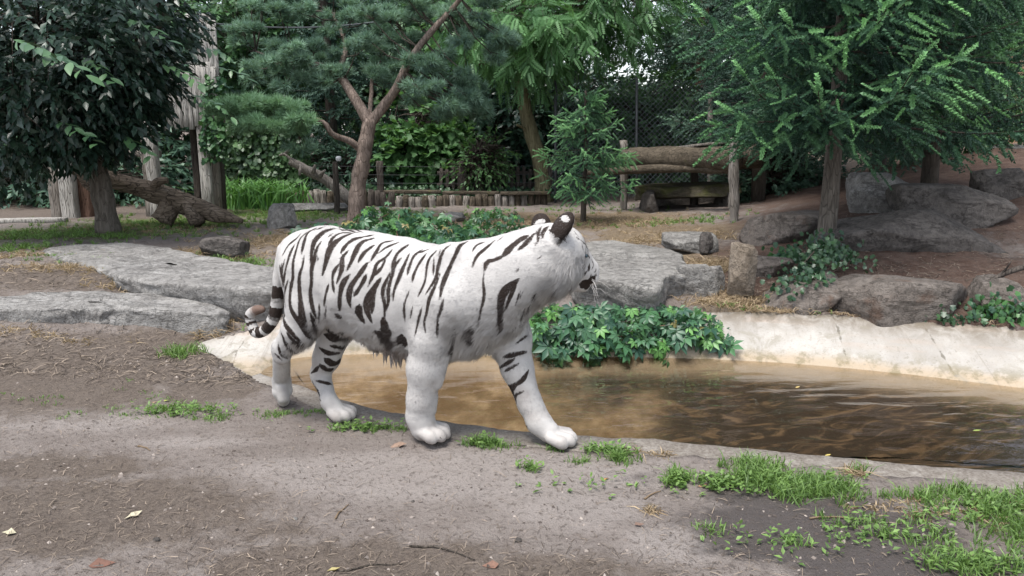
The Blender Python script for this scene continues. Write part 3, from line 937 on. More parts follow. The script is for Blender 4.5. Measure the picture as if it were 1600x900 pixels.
# ---- the stripes, traced: view origin, scale, then lists of points with a half width
VIEW = {'A': (425, 345, 5.), 'B': (545, 350, 5.), 'C': (665, 350, 5.), 'D': (380, 410, 3.461), 'E': (540, 460, 3.75),
        'F': (730, 440, 3.333), 'H': (800, 310, 5.)}
STR = {
'A': [(6, 560,45, 650,70, 720,95), (6, 520,50, 600,75, 690,98), (7, 75,330, 80,420, 85,520), (8, 60,340, 75,460), (6, 420,45, 330,75), (7, 800,110, 690,130),
      (7, 230,95, 190,140, 130,190, 80,275), (9, 350,55, 280,95, 250,170, 230,260), (9, 280,85, 220,140, 190,230, 165,330, 165,430, 145,560, 150,680),
      (8, 180,180, 150,240, 125,310, 100,420, 90,520), (13, 490,60, 410,85, 340,150, 315,220, 300,330), (11, 385,160, 350,220, 330,300, 310,380, 310,480, 300,560, 315,670, 345,760),
      (10, 250,270, 240,350, 215,430, 215,540, 225,620, 245,700, 265,800, 285,880), (16, 640,95, 570,120, 500,165, 450,230, 420,330, 395,425), (8, 620,95, 540,95, 480,130, 440,190),
      (4, 480,95, 430,135), (14, 720,125, 640,145, 580,190, 540,250), (13, 600,230, 550,290, 545,380, 505,490), (11, 520,340, 480,410, 475,480, 485,560),
      (8, 445,490, 420,580, 405,670), (14, 610,420, 555,490, 530,600, 530,700), (13, 800,135, 700,170, 650,250, 620,320, 585,390), (15, 745,330, 690,410, 620,510, 600,600, 615,680),
      (11, 740,415, 700,500, 640,590), (9, 800,190, 720,250, 670,330), (5, 370,640, 370,800), (5, 425,660, 415,780), (6, 100,300, 80,400, 90,500), (7, 130,450, 100,560, 105,680),
      (9, 300,720, 330,810, 370,880), (4, 365,280, 355,315), (24, 500,730, 540,760), (7, 205,610, 230,720, 240,780)],
'B': [(9, 350,130, 260,150, 220,210, 165,300), (7, 400,140, 300,180, 230,230), (9, 340,200, 290,260, 220,310, 195,390, 150,490), (9, 290,270, 250,350, 190,410),
      (19, 250,425, 200,500, 150,590, 145,680, 180,770), (12, 210,480, 190,600, 180,700), (9, 470,160, 390,220, 350,300, 345,390, 325,450),
      (9, 410,265, 360,330, 330,430, 310,520, 310,600, 285,700), (10, 330,370, 280,470, 265,540, 280,640, 280,740), (10, 475,230, 430,330, 390,430, 355,520, 345,600),
      (8, 580,195, 510,250, 480,320, 455,400), (8, 610,225, 550,310, 510,390, 495,455), (6, 640,190, 540,230), (8, 690,205, 630,270, 610,340, 595,450, 540,570), (6, 665,260, 660,400),
      (10, 800,160, 740,210, 700,330, 680,420, 600,550), (10, 715,390, 650,540, 625,600, 610,690, 590,770, 600,850), (8, 740,580, 720,680, 700,720, 690,890), (7, 575,640, 540,770, 515,880),
      (6, 475,520, 435,630, 440,780), (5, 720,195, 700,250), (20, 85,630, 80,700, 120,770), (28, 270,740, 290,830, 320,890), (18, 200,830, 240,870), (5, 500,640, 480,740)],
'C': [(12, 330,135, 270,170, 230,250, 180,360, 135,470, 110,590), (8, 465,140, 400,165, 365,215), (10, 545,125, 470,190, 400,255, 365,340), (18, 800,90, 740,120, 680,170, 600,255),
      (12, 610,250, 540,280, 480,300, 460,370), (7, 462,360, 450,450, 458,560, 430,690, 400,850), (20, 730,430, 630,510, 590,600, 585,720, 590,840), (10, 720,450, 670,550, 620,680),
      (4, 300,800, 280,890), (10, 800,150, 720,205), (5, 610,95, 560,135), (4, 740,520, 700,640), (5, 780,650, 740,760)],
'D': [(9, 215,260, 225,330, 270,390, 320,440), (9, 205,380, 240,450, 300,475), (8, 235,380, 280,430, 340,450), (9, 255,110, 255,240, 300,320, 350,400, 390,415), (6, 190,440, 200,490, 240,520),
      (9, 300,230, 320,330, 370,400), (8, 370,290, 400,380), (4, 170,490, 210,530), (16, 440,390, 500,410, 575,400), (9, 410,460, 460,490, 525,490), (8, 470,450, 530,460, 565,455),
      (12, 440,520, 490,550, 540,520), (10, 415,550, 450,580, 500,580), (7, 365,600, 400,575, 415,555), (6, 395,640, 440,650, 480,660), (5, 375,640, 400,720, 420,750), (14, 450,362, 500,372, 560,370)],
'E': [(9, 640,200, 630,290, 615,330, 630,370), (24, 330,240, 345,300), (26, 190,220, 250,270, 270,320)],
'F': [(9, 185,395, 240,380, 310,365), (4, 250,325, 320,275), (5, 190,470, 270,425), (6, 135,470, 200,430, 250,400), (8, 175,545, 240,540, 290,510, 320,460), (8, 200,600, 215,570, 260,540),
      (5, 215,605, 295,570), (4, 210,260, 280,225, 320,180), (7, 330,120, 310,160), (12, 15,230, 20,300, 30,335), (6, 287,735, 300,757), (7, 322,775, 337,800)],
'H': [(4, 590,395, 596,440), (4, 620,470, 640,520), (5, 545,350, 560,420), (4, 590,560, 560,610), (4, 620,590, 610,625), (3, 480,250, 520,300), (3, 500,300, 540,330),
      (14, 125,290, 60,330, 0,385), (13, 180,270, 110,350, 45,405), (7, 235,215, 205,270, 205,330, 180,370), (11, 285,215, 245,260, 240,310), (3, 575,380, 570,510), (6, 603,455, 608,466),
      (9, 605,510, 600,570), (6, 570,510, 550,550), (6, 570,570, 570,600), (4, 530,320, 580,370, 605,415), (3, 640,520, 620,560), (4, 653,552, 658,560),
      (27, 530,668, 595,660, 642,618), (20, 560,692, 610,682), (12, 600,640, 650,610), (8, 575,440, 602,452), (9, 370,680, 372,720), (13, 205,735, 180,770), (3, 545,440, 560,620), (3, 640,575, 665,578), (3, 645,600, 670,602),
      (4, 560,300, 600,350), (4, 60,540, 30,580), (3, 240,440, 200,480), (3, 90,720, 60,790)],
}
sdist = np.full(len(BV), 1.0)
segA, segB, hwA, hwB = [], [], [], []
for key, lst in STR.items():
    ou, ov, sc = VIEW[key]
    for st in lst:
        hw = st[0] / sc * 1.42 + .4
        pts = np.array(st[1:], float).reshape(-1, 2) / sc + np.array([ou, ov])
        if len(pts) > 2: pts = catmull(pts, len(pts) * 5)
        L = np.concatenate([[0], np.cumsum(np.linalg.norm(np.diff(pts, axis=0), axis=1))])
        m = max(3, int(L[-1] / 5))
        s = np.linspace(0, L[-1], m)
        q = np.stack([np.interp(s, L, pts[:, 0]), np.interp(s, L, pts[:, 1])], 1)
        ts = np.linspace(0, 1, m)
        wj = hw * (1 - np.abs(2 * ts - 1) ** 4 * .65) * (1 + .18 * np.sin(ts * 9 + hw * 7))
        P3 = [hit_near(*x) for x in q]
        for i in range(m - 1):
            a, b = P3[i], P3[i + 1]
            if a is None or b is None or np.linalg.norm(a - b) > .09: continue
            wa, wb = wj[i] * mpp(a), wj[i + 1] * mpp(b)
            segA.append(a); segB.append(b); hwA.append(wa); hwB.append(wb)
            if key in 'ABC' and a[2] > .45 and a[0] < .35:          # the far flank carries the same bars
                fl = np.array([1, -1, 1])
                segA.append(a * fl); segB.append(b * fl); hwA.append(wa); hwB.append(wb)
for a, b, wa, wb in zip(segA, segB, hwA, hwB):
    ab = b - a
    r = .06
    near = np.where((np.abs(BV - (a + b) / 2) < r + np.abs(ab) / 2).all(1))[0]
    if not len(near): continue
    p = BV[near] - a
    t = np.clip(p @ ab / (ab @ ab + 1e-9), 0, 1)
    d = np.linalg.norm(p - t[:, None] * ab, axis=1) - (wa + t * (wb - wa))
    sdist[near] = np.minimum(sdist[near], d)
sdist = np.minimum(sdist, .06)
# rings of the tail
dt = np.linalg.norm(BV[:, None, :] - TP[None, :, :], axis=2)
ti = dt.argmin(1)
on_tail = (dt.min(1) < TR[ti] * 1.5 + .004) & (ti > 3)
tt = ti / 39.0
ring = np.full(len(BV), .05)
for c_, w_ in ((.20, .03), (.30, .035), (.405, .035), (.50, .03), (.60, .025), (.69, .02), (.76, .018)):
    ring = np.minimum(ring, (np.abs(tt - c_) - w_) * 0.55)
sdist = np.where(on_tail, ring, sdist)
tan = np.zeros(len(BV))
tan = np.maximum(tan, np.where(on_tail, smooth(tt, .80, .88), 0))            # the rusty tail tip
for (c, M, w, L) in ears:                                                    # dark backs of the ears, one white spot
    q = (BV - c) @ M
    inside = (np.abs(q[:, 1]) < w * 1.15) & (np.abs(q[:, 2]) < L * 1.1) & (np.abs(q[:, 0]) < .04)
    back = inside & ((BN @ M[:, 0]) < .35) & (q[:, 2] > -L * .62)
    spot = (np.hypot(q[:, 1] / (.024 if w > .046 else .020), (q[:, 2] - L * (.12 if w > .046 else .50)) / (.012 if w > .046 else .014)) - 1) * .02
    e = np.where(spot < .0, .02, np.minimum(spot, .02) * -1)
    sdist = np.where(back, np.minimum(e, .02), sdist)
    tan = np.where(inside & ((BN @ M[:, 0]) > .35), .55, tan)
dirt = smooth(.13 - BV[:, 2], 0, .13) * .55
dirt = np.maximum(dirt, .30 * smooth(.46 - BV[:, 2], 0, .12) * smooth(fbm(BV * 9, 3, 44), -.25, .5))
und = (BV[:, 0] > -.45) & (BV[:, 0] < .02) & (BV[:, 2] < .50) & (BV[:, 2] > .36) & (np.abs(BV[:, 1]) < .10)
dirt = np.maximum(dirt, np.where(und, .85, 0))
throat = np.exp(-(np.linalg.norm(HV - np.array([.10, -.02, -.12]), axis=1) / .06) ** 2)
tan = np.maximum(tan, throat * .35)

def tiger_mat(name, attr_normal=False):
    m, nt, p, out = new_mat(name)
    k = NT(nt)
    co = k.coord('Object')
    n = k.noise(k.mapping(co, (1, 1, 1)), 95, 3, .6)
    n2 = k.noise(co, 9, 4)
    s = k.math('ADD', k.attr('stripe'), k.math('MULTIPLY', k.math('SUBTRACT', n, .5), .005))
    f = k.step(s, -.0030, .0030, 1, 0)
    w = k.mix(k.step(n2, .3, .7), (.52, .50, .48), (.435, .418, .403))
    w = k.mix(k.attr('tan'), w, (.15, .10, .08))
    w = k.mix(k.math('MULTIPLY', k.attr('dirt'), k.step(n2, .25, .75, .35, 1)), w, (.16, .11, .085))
    c = k.mix(f, w, k.mix(n2, (.016, .011, .009), (.036, .025, .020)))
    if attr_normal:
        c = k.mix(k.attr('shade'), c, k.mix(.5, c, (.24, .225, .22)))
        va = k.n('ShaderNodeAttribute', attribute_name='bn')
        vt = k.n('ShaderNodeVectorTransform', vector_type='NORMAL', convert_from='OBJECT', convert_to='WORLD')
        k.l(va.outputs['Vector'], vt.inputs[0])
        k.l(vt.outputs[0], p.inputs['Normal'])
    else:
        h = k.noise(k.mapping(co, (60, 60, 160)), 2.0, 3)
        k.l(k.bump(h, .5, .004), p.inputs['Normal'])
    k.l(c, p.inputs['Base Color'])
    p.inputs['Roughness'].default_value = .75
    p.inputs['Specular IOR Level'].default_value = .15
    return m

tiger = empty('white_tiger', T0, 'white tiger with dark stripes walking along the pond rim, head turned away', 'tiger')
tiger.rotation_euler = (0, 0, TPSI)
bpy.context.view_layer.update()
def tadd(name, me, mat):
    o = bpy.data.objects.new(name, me)
    COL.objects.link(o)
    me.materials.append(mat)
    o.parent = tiger
    return o
M_BODY, M_FUR = tiger_mat('tiger_coat'), tiger_mat('tiger_fur', True)
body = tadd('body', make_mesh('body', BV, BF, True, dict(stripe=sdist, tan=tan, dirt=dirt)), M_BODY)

# ---- fur: short blades laid along the coat, long at cheeks, chest and belly
rg = np.random.default_rng(11)
tri = np.concatenate([BF[:, [0, 1, 2]], BF[:, [0, 2, 3]]])
ar = np.linalg.norm(np.cross(BV[tri[:, 1]] - BV[tri[:, 0]], BV[tri[:, 2]] - BV[tri[:, 0]]), axis=1)
hb = HV
ruff = np.exp(-((hb[:, 0] + .02) / .10) ** 2) * smooth(-hb[:, 2], -.03, .07) * smooth(.26 - np.linalg.norm(hb, axis=1), 0, .08)
down = smooth(-BN[:, 2], .25, .8) * smooth(BV[:, 2], .33, .40)
chest = np.exp(-((BV[:, 0] - .30) / .16) ** 2 - ((BV[:, 2] - .55) / .15) ** 2)
elbow = np.exp(-np.linalg.norm(BV - TL(640, 540, -.12), axis=1) ** 2 / .05 ** 2)
ln = .0115 + .034 * ruff + .03 * down + .014 * chest + .022 * elbow
ln = np.where(on_tail, .009, ln)
ln = np.minimum(ln, .0042 + .010 * smooth(BV[:, 2], .06, .20) + .08 * smooth(BV[:, 2], .22, .34))
ln = np.where((hb[:, 0] > .10) & (np.linalg.norm(hb, axis=1) < .3), .006, ln)
dens = 1 + 1.5 * ruff + .6 * down
prob = ar * dens[tri].mean(1)
NH = 150000
pick = rg.choice(len(tri), NH, p=prob / prob.sum())
w = rg.dirichlet((1, 1, 1), NH)
T3 = tri[pick]
bl = lambda A: (A[T3] * (w[..., None] if A.ndim > 1 else w)).sum(1)
hp_, hn_, hl_ = bl(BV), nrm(bl(BN)), bl(ln) * rg.uniform(.6, 1.25, NH)
leg = smooth(.50 - hp_[:, 2], 0, .12)[:, None]
hh = np.clip(1 - np.linalg.norm((hp_ - HC), axis=1) / .32, 0, 1)[:, None]
flow = np.array([-1.0, 0, -.55]) * (1 - leg) + np.array([-.25, 0, -1.0]) * leg
flow = flow * (1 - hh) + (-hf * 1.0 + np.array([-.25, 0, -.75])) * hh
tl_i = bl(on_tail.astype(float)) > .5
ttang = nrm(np.gradient(TP, axis=0))
flow[tl_i] = ttang[ti[T3[tl_i, 0]]]
flow = flow + rg.normal(0, .16, (NH, 3)) + (.5 + 30 * np.clip(hl_ - .016, 0, .03))[:, None] * np.stack([fbm(hp_ * 19 + q * 7, 2, 30 + q) for q in range(3)], -1)
flow = flow - hn_ * (flow * hn_).sum(1)[:, None]
lift = np.where(hl_ > .024, .42, .26) * rg.uniform(.6, 1.3, NH)
dirn = nrm(nrm(flow) + hn_ * lift[:, None])
side = nrm(np.cross(dirn, hn_))
wd = ((.0011 + .018 * hl_ * .5) * np.where(hl_ > .015, 1, 1.55))[:, None] * rg.uniform(.7, 1.3, (NH, 1))
drop = np.array([0, 0, -1.0]) * (np.clip(hl_ - .018, 0, 1) * .45)[:, None]
a0, a1 = hp_ - side * wd - hn_ * .001, hp_ + side * wd - hn_ * .001
mid = hp_ + dirn * hl_[:, None] * .55
b0, b1 = mid - side * wd * .7, mid + side * wd * .7
tip_ = hp_ + dirn * hl_[:, None] + drop - hn_ * hl_[:, None] * .12
HVv = np.stack([a0, a1, b0, b1, tip_], 1).reshape(-1, 3)
base = np.arange(NH)[:, None] * 5
lg = hl_ > .015                                               # short hairs need only one face
HF = np.concatenate([(base + np.array([[0, 1, 3]]))[lg], (base + np.array([[0, 3, 2]]))[lg], (base + np.array([[2, 3, 4]]))[lg], (base + np.array([[0, 1, 4]]))[~lg]])
rep = lambda A: np.repeat(A, 5, 0)
nn_ = nrm(hn_ * 1.0 + rg.normal(0, .12, (NH, 3)))
clump = smooth(fbm(hp_ * np.array([26, 26, 26]), 2, 77), -.1, .6)
from mathutils.kdtree import KDTree
kd = KDTree(len(BV))
for i_, v_ in enumerate(BV): kd.insert(v_, i_)
kd.balance()
midp = hp_ + nrm(flow) * (hl_ * .55)[:, None]
hair_s = np.array([sdist[kd.find(q)[1]] for q in midp])
hair_s = np.where(np.linalg.norm((hp_ - HC), axis=1) < .30, bl(sdist), .5 * hair_s + .5 * bl(sdist))
ruffle = np.stack([fbm(hp_ * np.array([22, 22, 55]) + q * 5.1, 3, 90 + q) for q in range(3)], -1)
nn_ = nrm(nn_ + ruffle * .50 + np.array([0, 0, .10]))
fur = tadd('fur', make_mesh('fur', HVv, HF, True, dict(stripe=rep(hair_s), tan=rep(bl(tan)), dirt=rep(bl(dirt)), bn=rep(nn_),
      shade=rep(np.clip(rg.random(NH) * .40 + clump * (.35 + 18 * np.clip(hl_ - .018, 0, .03)), 0, 1)))), M_FUR)
fur['kind'] = 'stuff'

# ---- wet locks hanging under the belly, claws, whiskers, eye, nose
lk = MB()
for (u, v, l, ln_, dk) in [(605, 545, -.03, .05, .9), (612, 552, 0, .06, 1), (620, 553, .01, .055, 1), (628, 552, -.02, .06, 1), (635, 548, -.05, .05, .4), (590, 540, -.02, .04, .7),
                     (578, 532, -.03, .04, .1), (565, 524, -.04, .04, 0), (600, 548, .02, .05, 1), (616, 549, -.05, .05, .8), (640, 553, -.06, .035, .0), (625, 550, .03, .06, 1), (560, 522, .0, .03, 0), (585, 538, .02, .045, .6)]:
    p = TL(u, v + 2, l)
    for j in range(5):
        o_ = np.array([rg.normal(0, .012), rg.normal(0, .012), .012])
        q = np.array([p + o_, p + o_ * .6 + np.array([-.004, 0, -ln_ * .45]), p + o_ * .1 + np.array([-.006, 0, -ln_ - .012 + rg.normal(0, .006)])])
        put_tube(lk, q, [.0055, .0038, .0006], 5, cap=False, stripe=.05, tan=0.0, dirt=dk * rg.uniform(.6, 1))
locks = lk.build('belly_lock', M_BODY)
locks.parent = tiger
locks['kind'] = 'stuff'
M_CLAW = mat_plain('claw_horn', (.10, .085, .07), .35, .5)
M_NOSE = mat_plain('nose_skin', (.30, .13, .11), .5, .5)
M_EYE = mat_plain('eye_surface', (.035, .06, .075), .1, .6, .2)
def tpart(mb, name, mat):
    o = mb.build(name, mat)
    o.parent = tiger
    return o
for (u, v, l) in ((686, 683, -.165), (692, 682, -.12), (690, 680, -.09), (889, 690, .0), (893, 688, .03), (545, 652, .035)):
    p = TL(u, v, l)
    tpart(put_tube(MB(), np.array([p + [-.008, 0, .004], p + [.006, 0, .001], p + [.013, 0, -.008]]), [.005, .004, .0008], 6), 'claw', M_CLAW)
wh = MB()
for i in range(15):
    s = -1 if i < 10 else 1
    p = HP(rg.uniform(.17, .21), s * rg.uniform(.045, .06), rg.uniform(-.075, -.035))
    dv = nrm(HM @ np.array([rg.uniform(-.1, .7), s * rg.uniform(.5, 1), rg.uniform(-.9, .1)]))
    L = rg.uniform(.05, .10)
    put_tube(wh, np.array([p, p + dv * L * .5, p + dv * L + np.array([0, 0, -L * .25])]), [.0009, .0008, .0003], 4, cap=False, stripe=.05, tan=0.0, dirt=0.0)
tpart(wh, 'whiskers', M_BODY)['kind'] = 'stuff'
for s in (-1, 1):
    e = MB()
    a = np.linspace(0, 1, 9)
    he = hit(915, 400) if s < 0 else None
    if he is None: he = HP(.118, s * .052, .022)
    P = np.array([he + hf * (.022 * x - .011) + np.array([0, .004, 0]) for x in a])
    put_tube(e, P, .008 * np.sqrt(np.maximum(1 - (2 * a - 1) ** 2, 0.01)), 10)
    tpart(e, 'eye', M_EYE)
a = np.linspace(0, 1, 9)
P = np.array([TL(931, 424, .238) + hl * (.034 * x - .017) for x in a])
tpart(put_tube(MB(), P, .011 * np.sqrt(np.maximum(1 - (2 * a - 1) ** 2, .02)), 10), 'nose', M_NOSE)
# ------------------------------------------------------------------ rocks
M_SLAB = mat_rock('grey_slab_rock', (.245, .233, .22), (.36, .347, .33), (.44, .427, .41), (.19, .17, .135), .42, .18)
M_SLABM = mat_rock('mossy_slab_rock', (.225, .214, .20), (.35, .337, .315), (.43, .42, .40), (.15, .145, .075), .38, .22)
M_DARK = mat_rock('dark_boulder_rock', (.11, .098, .09), (.185, .165, .15), (.25, .235, .215), (.085, .075, .045), .25, .3)
M_BROWN = mat_rock('brown_boulder_rock', (.150, .128, .112), (.225, .197, .175), (.29, .265, .24), (.115, .074, .055), .25, .42)
M_OCHRE = mat_rock('ochre_rock', (.26, .21, .16), (.36, .31, .26), (.42, .39, .34), (.20, .17, .07), .3, .3)

def finish(name, V, F, mat, label, cat='rock', group=None):
    c = np.array([V[:, 0].mean(), V[:, 1].mean(), V[:, 2].min()])
    o = add(name, make_mesh(name, V - c, F), mat)
    o.location = c
    return tag(o, label, cat, group)

def slab(name, top, label, mat, depth=.3, under=.06, seed=0, rough=.02, chips=.05, cat='rock', base=None):
    P = np.array([PG(u, v, z) for u, v, z in top])
    c = P.mean(0)
    A = np.c_[P[:, :2], np.ones(len(P))]
    pl = np.linalg.lstsq(A, P[:, 2], rcond=None)[0]
    na = 170
    B = closed(P, na * 4)
    ang = np.arctan2(B[:, 1] - c[1], B[:, 0] - c[0])
    rad = np.hypot(B[:, 0] - c[0], B[:, 1] - c[1])
    o = np.argsort(ang)
    th = np.linspace(-np.pi, np.pi, na, endpoint=False)
    rr = np.interp(th, np.r_[ang[o] - 2 * np.pi, ang[o], ang[o] + 2 * np.pi], np.tile(rad[o], 3))
    cs = np.stack([np.cos(th), np.sin(th)], 1)
    edge = c[:2] + cs * rr[:, None]
    # chipped, angular outline
    rr = rr * (1 + chips * fbm(np.c_[cs * 2.2, np.full(na, seed)], 4, seed, .6))
    rows = []
    for s in np.linspace(.02, 1, 26) ** .8:
        xy = c[:2] + cs * (rr * s)[:, None]
        z = xy @ pl[:2] + pl[2] - .012 * s ** 8
        rows.append(np.c_[xy, z])
    for s in np.linspace(.06, 1, 16):
        off = 1.0 * (.012 * math.sin(s * 3.1)) - under * s ** 1.5
        xy = c[:2] + cs * (rr + off)[:, None]
        z = xy @ pl[:2] + pl[2] - .012 - depth * s
        rows.append(np.c_[xy, z])
    V = np.concatenate(rows)
    n = len(rows)
    top_w = np.repeat(np.r_[np.ones(25), .6, np.zeros(16)], na)
    d3 = np.stack([fbm(V * 5 + q * 11, 5, seed + q * 7, .6) for q in range(3)], 1)
    rg_ = fbm(V * np.array([3, 3, 7]), 4, seed + 40, .6, True)
    V = V + d3 * (rough * (1.6 - .9 * top_w))[:, None]
    V[:, 2] += fbm(V * np.array([2, 2, 2]), 4, seed + 3) * .03 * top_w
    out_ = np.c_[nrm(V[:, :2] - c[:2]), np.zeros(len(V))]
    V = V + out_ * (rg_ * rough * 1.6 * (1 - top_w))[:, None]
    i, j = np.meshgrid(np.arange(n - 1), np.arange(na), indexing='ij')
    F = np.stack([i * na + j, (i + 1) * na + j, (i + 1) * na + (j + 1) % na, i * na + (j + 1) % na], -1).reshape(-1, 4)
    return finish(name, V, F, mat, label, cat)

def sphere_grid(nu=72, nv=40):
    th = np.linspace(0, 2 * np.pi, nu, endpoint=False)
    ph = np.linspace(.02, np.pi - .02, nv)
    D_ = np.stack([np.sin(ph)[:, None] * np.cos(th), np.sin(ph)[:, None] * np.sin(th), np.repeat(np.cos(ph)[:, None], nu, 1)], -1).reshape(-1, 3)
    i, j = np.meshgrid(np.arange(nv - 1), np.arange(nu), indexing='ij')
    F = np.stack([i * nu + j, (i + 1) * nu + j, (i + 1) * nu + (j + 1) % nu, i * nu + (j + 1) % nu], -1).reshape(-1, 4)
    return D_, F
SG, SGF = sphere_grid(80, 46)

def boulder(name, c, size, label, mat, seed=0, rz=0.0, planes=16, rough=.05, cat='rock', group=None, tilt=0.0, nuv=None):
    r = np.random.default_rng(seed)
    D_, F = (SG, SGF) if nuv is None else sphere_grid(*nuv)
    N = nrm(r.normal(0, 1, (planes, 3)))
    N = np.vstack([N, [[0, 0, 1], [0, 0, -1], [1, 0, 0], [-1, 0, 0], [0, 1, 0], [0, -1, 0]]])
    h = np.r_[r.uniform(.72, 1.0, planes), np.full(6, .95)]
    dn = D_ @ N.T
    rad = np.min(np.where(dn > .05, h / np.maximum(dn, .05), 9), axis=1)
    V = D_ * np.minimum(rad, 1.35)[:, None]
    V = V + D_ * (fbm(V * 2.6 + seed, 5, seed, .6) * rough + fbm(V * 5 + seed, 4, seed + 9, .6, True) * rough * .5)[:, None]
    V = V * (np.array(size) / 2)
    c_, s_ = math.cos(tilt), math.sin(tilt)
    V = V @ np.array([[c_, 0, s_], [0, 1, 0], [-s_, 0, c_]]).T
    c_, s_ = math.cos(rz), math.sin(rz)
    V = V @ np.array([[c_, -s_, 0], [s_, c_, 0], [0, 0, 1]]).T + np.asarray(c, float)
    return finish(name, V, F, mat, label, cat, group)

def rock_at(name, u, v, z, w, d, h, label, mat, seed, sink=.3, **kw):
    """rock whose front foot shows at pixel u,v on ground of height z; w,d,h in metres"""
    p = PG(u, v, z)
    p[1] += d * .4
    p[2] = z + h * (.5 - sink)
    return boulder(name, p, (w, d, h), label, mat, seed, **kw)

slab('flat_boulder', [(900, 432, .43), (941, 437, .43), (985, 441, .43), (1028, 444, .42), (1042, 430, .42), (1076, 424, .42), (1068, 408, .43), (1058, 391, .45), (1015, 380, .46), (956, 375, .46), (915, 378, .46), (890, 400, .45)],
     'broad flat-topped grey boulder overhanging the creeper behind the pond', M_SLABM, .27, .07, 5, .022, .05)
rock_at('side_rock', 1092, 464, .24, .30, .34, .34, 'squarish grey rock wedged against the end of the flat-topped boulder', M_SLABM, 12, .3, planes=9)
rock_at('side_rock', 1122, 452, .28, .13, .16, .24, 'small upright grey stone set in straw beside the flat-topped boulder', M_SLAB, 13, .25, planes=8)
slab('wide_slab', [(70, 392, .42), (110, 384, .42), (190, 381, .42), (260, 386, .42), (330, 398, .42), (400, 410, .41), (450, 420, .40), (452, 445, .38), (395, 453, .37), (340, 446, .38), (270, 441, .39), (200, 428, .41), (130, 408, .42)],
     'wide pale grey rock slab with a dark undercut face behind the tiger tail', M_SLAB, .30, .12, 15, .02, .05)
slab('ledge_rock', [(-120, 462, .33), (0, 460, .33), (90, 450, .33), (200, 452, .31), (290, 463, .27), (345, 482, .23), (350, 490, .22), (320, 490, .23), (250, 482, .26), (150, 474, .30), (40, 478, .31), (-120, 482, .32)],
     'low rough grey rock ledge with a blunt end above the dirt slope', M_SLAB, .22, .015, 25, .025, .07)
rock_at('stone', 345, 398, .36, .40, .3, .20, 'small dark grey angular stone on the grass behind the wide slab', M_DARK, 31, .2, planes=8)
rock_at('stone', 437, 357, .35, .38, .35, .38, 'pale layered upright stone beside the iris clump', M_SLAB, 32, .25, planes=9)
rock_at('stone', 500, 330, .36, .9, .5, .16, 'long low pale stone in front of the log edging', M_SLAB, 33, .3)
rock_at('stone', 590, 340, .35, .6, .4, .10, 'flat pale stone at the foot of the forked pine', M_SLAB, 34, .3)
rock_at('stone', 705, 346, .35, .42, .4, .16, 'low rounded stone showing between two creeper mounds', M_SLAB, 35, .3)
rock_at('stone', 1082, 390, .40, .50, .45, .22, 'low blocky lichened stone in the straw behind the flat-topped boulder', M_SLABM, 36, .38, planes=9)
rock_at('stone', 1106, 390, .42, .12, .12, .2, 'small dark mossy pointed stone standing in the straw', M_DARK, 37, .2, planes=8)
rock_at('stone', 1163, 446, .36, .20, .24, .42, 'tall narrow ochre and grey stone standing in the straw', M_OCHRE, 38, .25, planes=8)
rock_at('stone', 1208, 425, .38, .36, .3, .18, 'low brown stone half buried in fallen needles', M_BROWN, 39, .4)
rock_at('bank_rock', 1272, 480, .24, .74, .60, .30, 'sloping brown rock with a dark ivy patch on the pond bank', M_BROWN, 41, .45, planes=14, tilt=-.22)
rock_at('bank_rock', 1425, 494, .22, 1.10, .85, .46, 'largest needle-strewn rock on the bank beside the ivy patch', M_BROWN, 65, .45, planes=18, tilt=.05)
rock_at('bank_rock', 1582, 482, .28, .36, .4, .30, 'rounded grey rock beside the fallen branch on the bank', M_BROWN, 43, .38)
for n_i, (u, v, z, w_, d_, h_, lab, mt, sd_i) in enumerate([
    (1240, 372, .50, .85, .7, .38, 'brown split rock at the foot of the mound beside the platform post', M_BROWN, 51),
    (1393, 322, .74, .78, .7, .56, 'big pale grey boulder high on the mound behind the spruce trunk', M_SLAB, 52),
    (1508, 336, .74, 1.05, .7, .44, 'blue-grey flat boulder resting on top of the mound', M_DARK, 53),
    (1435, 392, .49, 1.55, .9, .56, 'very wide dark rounded boulder in deep shade under the spruce', M_DARK, 54),
    (1590, 305, .86, .7, .6, .5, 'dark boulder at the upper edge of the mound', M_DARK, 55),
    (1580, 250, 1.1, .8, .6, .36, 'pale sunlit rock on the crest of the mound', M_SLAB, 56),
    (1335, 376, .50, .34, .4, .24, 'small brown rock at the spruce trunk foot', M_BROWN, 57)]):
    rock_at('mound_boulder', u, v, z, w_, d_, h_, lab, mt, sd_i, .40, planes=13)
boulder('sandstone_outcrop', PD(1600, 195, 13.5), (1.6, 1.2, 2.6), 'tall orange sandstone outcrop seen past the spruce branches', mat_rock('sandstone', (.30, .18, .11), (.42, .28, .19), (.45, .35, .27)), 71)
# ------------------------------------------------------------------ timber, fences, cables
M_GREYW = mat_wood('weathered_grey_wood', (.20, .175, .15), (.34, .31, .28))
M_PALEW = mat_wood('bleached_wood', (.36, .34, .31), (.56, .535, .50), moss=(.12, .15, .06), mossh=.28)
M_DARKW = mat_wood('dark_wood', (.055, .046, .040), (.115, .098, .085))
M_LOG = mat_wood('old_log_wood', (.12, .092, .068), (.30, .24, .185), (2.2, 9, 9), crack=.8, bump=.04)
M_MOSSW = mat_wood('mossy_log_wood', (.065, .053, .038), (.135, .11, .082), (2, 9, 9), moss=(.11, .105, .04), mossh=.38)
M_LOGD = mat_wood('edging_wood', (.075, .06, .045), (.155, .125, .095))
M_REDW = mat_wood('reddish_wood', (.17, .10, .075), (.27, .17, .13))
M_STEEL = mat_plain('dark_wire', (.06, .065, .07), .5, .5)
M_GALV = mat_plain('galvanised_wire', (.12, .14, .15), .5, .5)

def gzv(p): return float(ground_z([p[0]], [p[1]], False)[0])

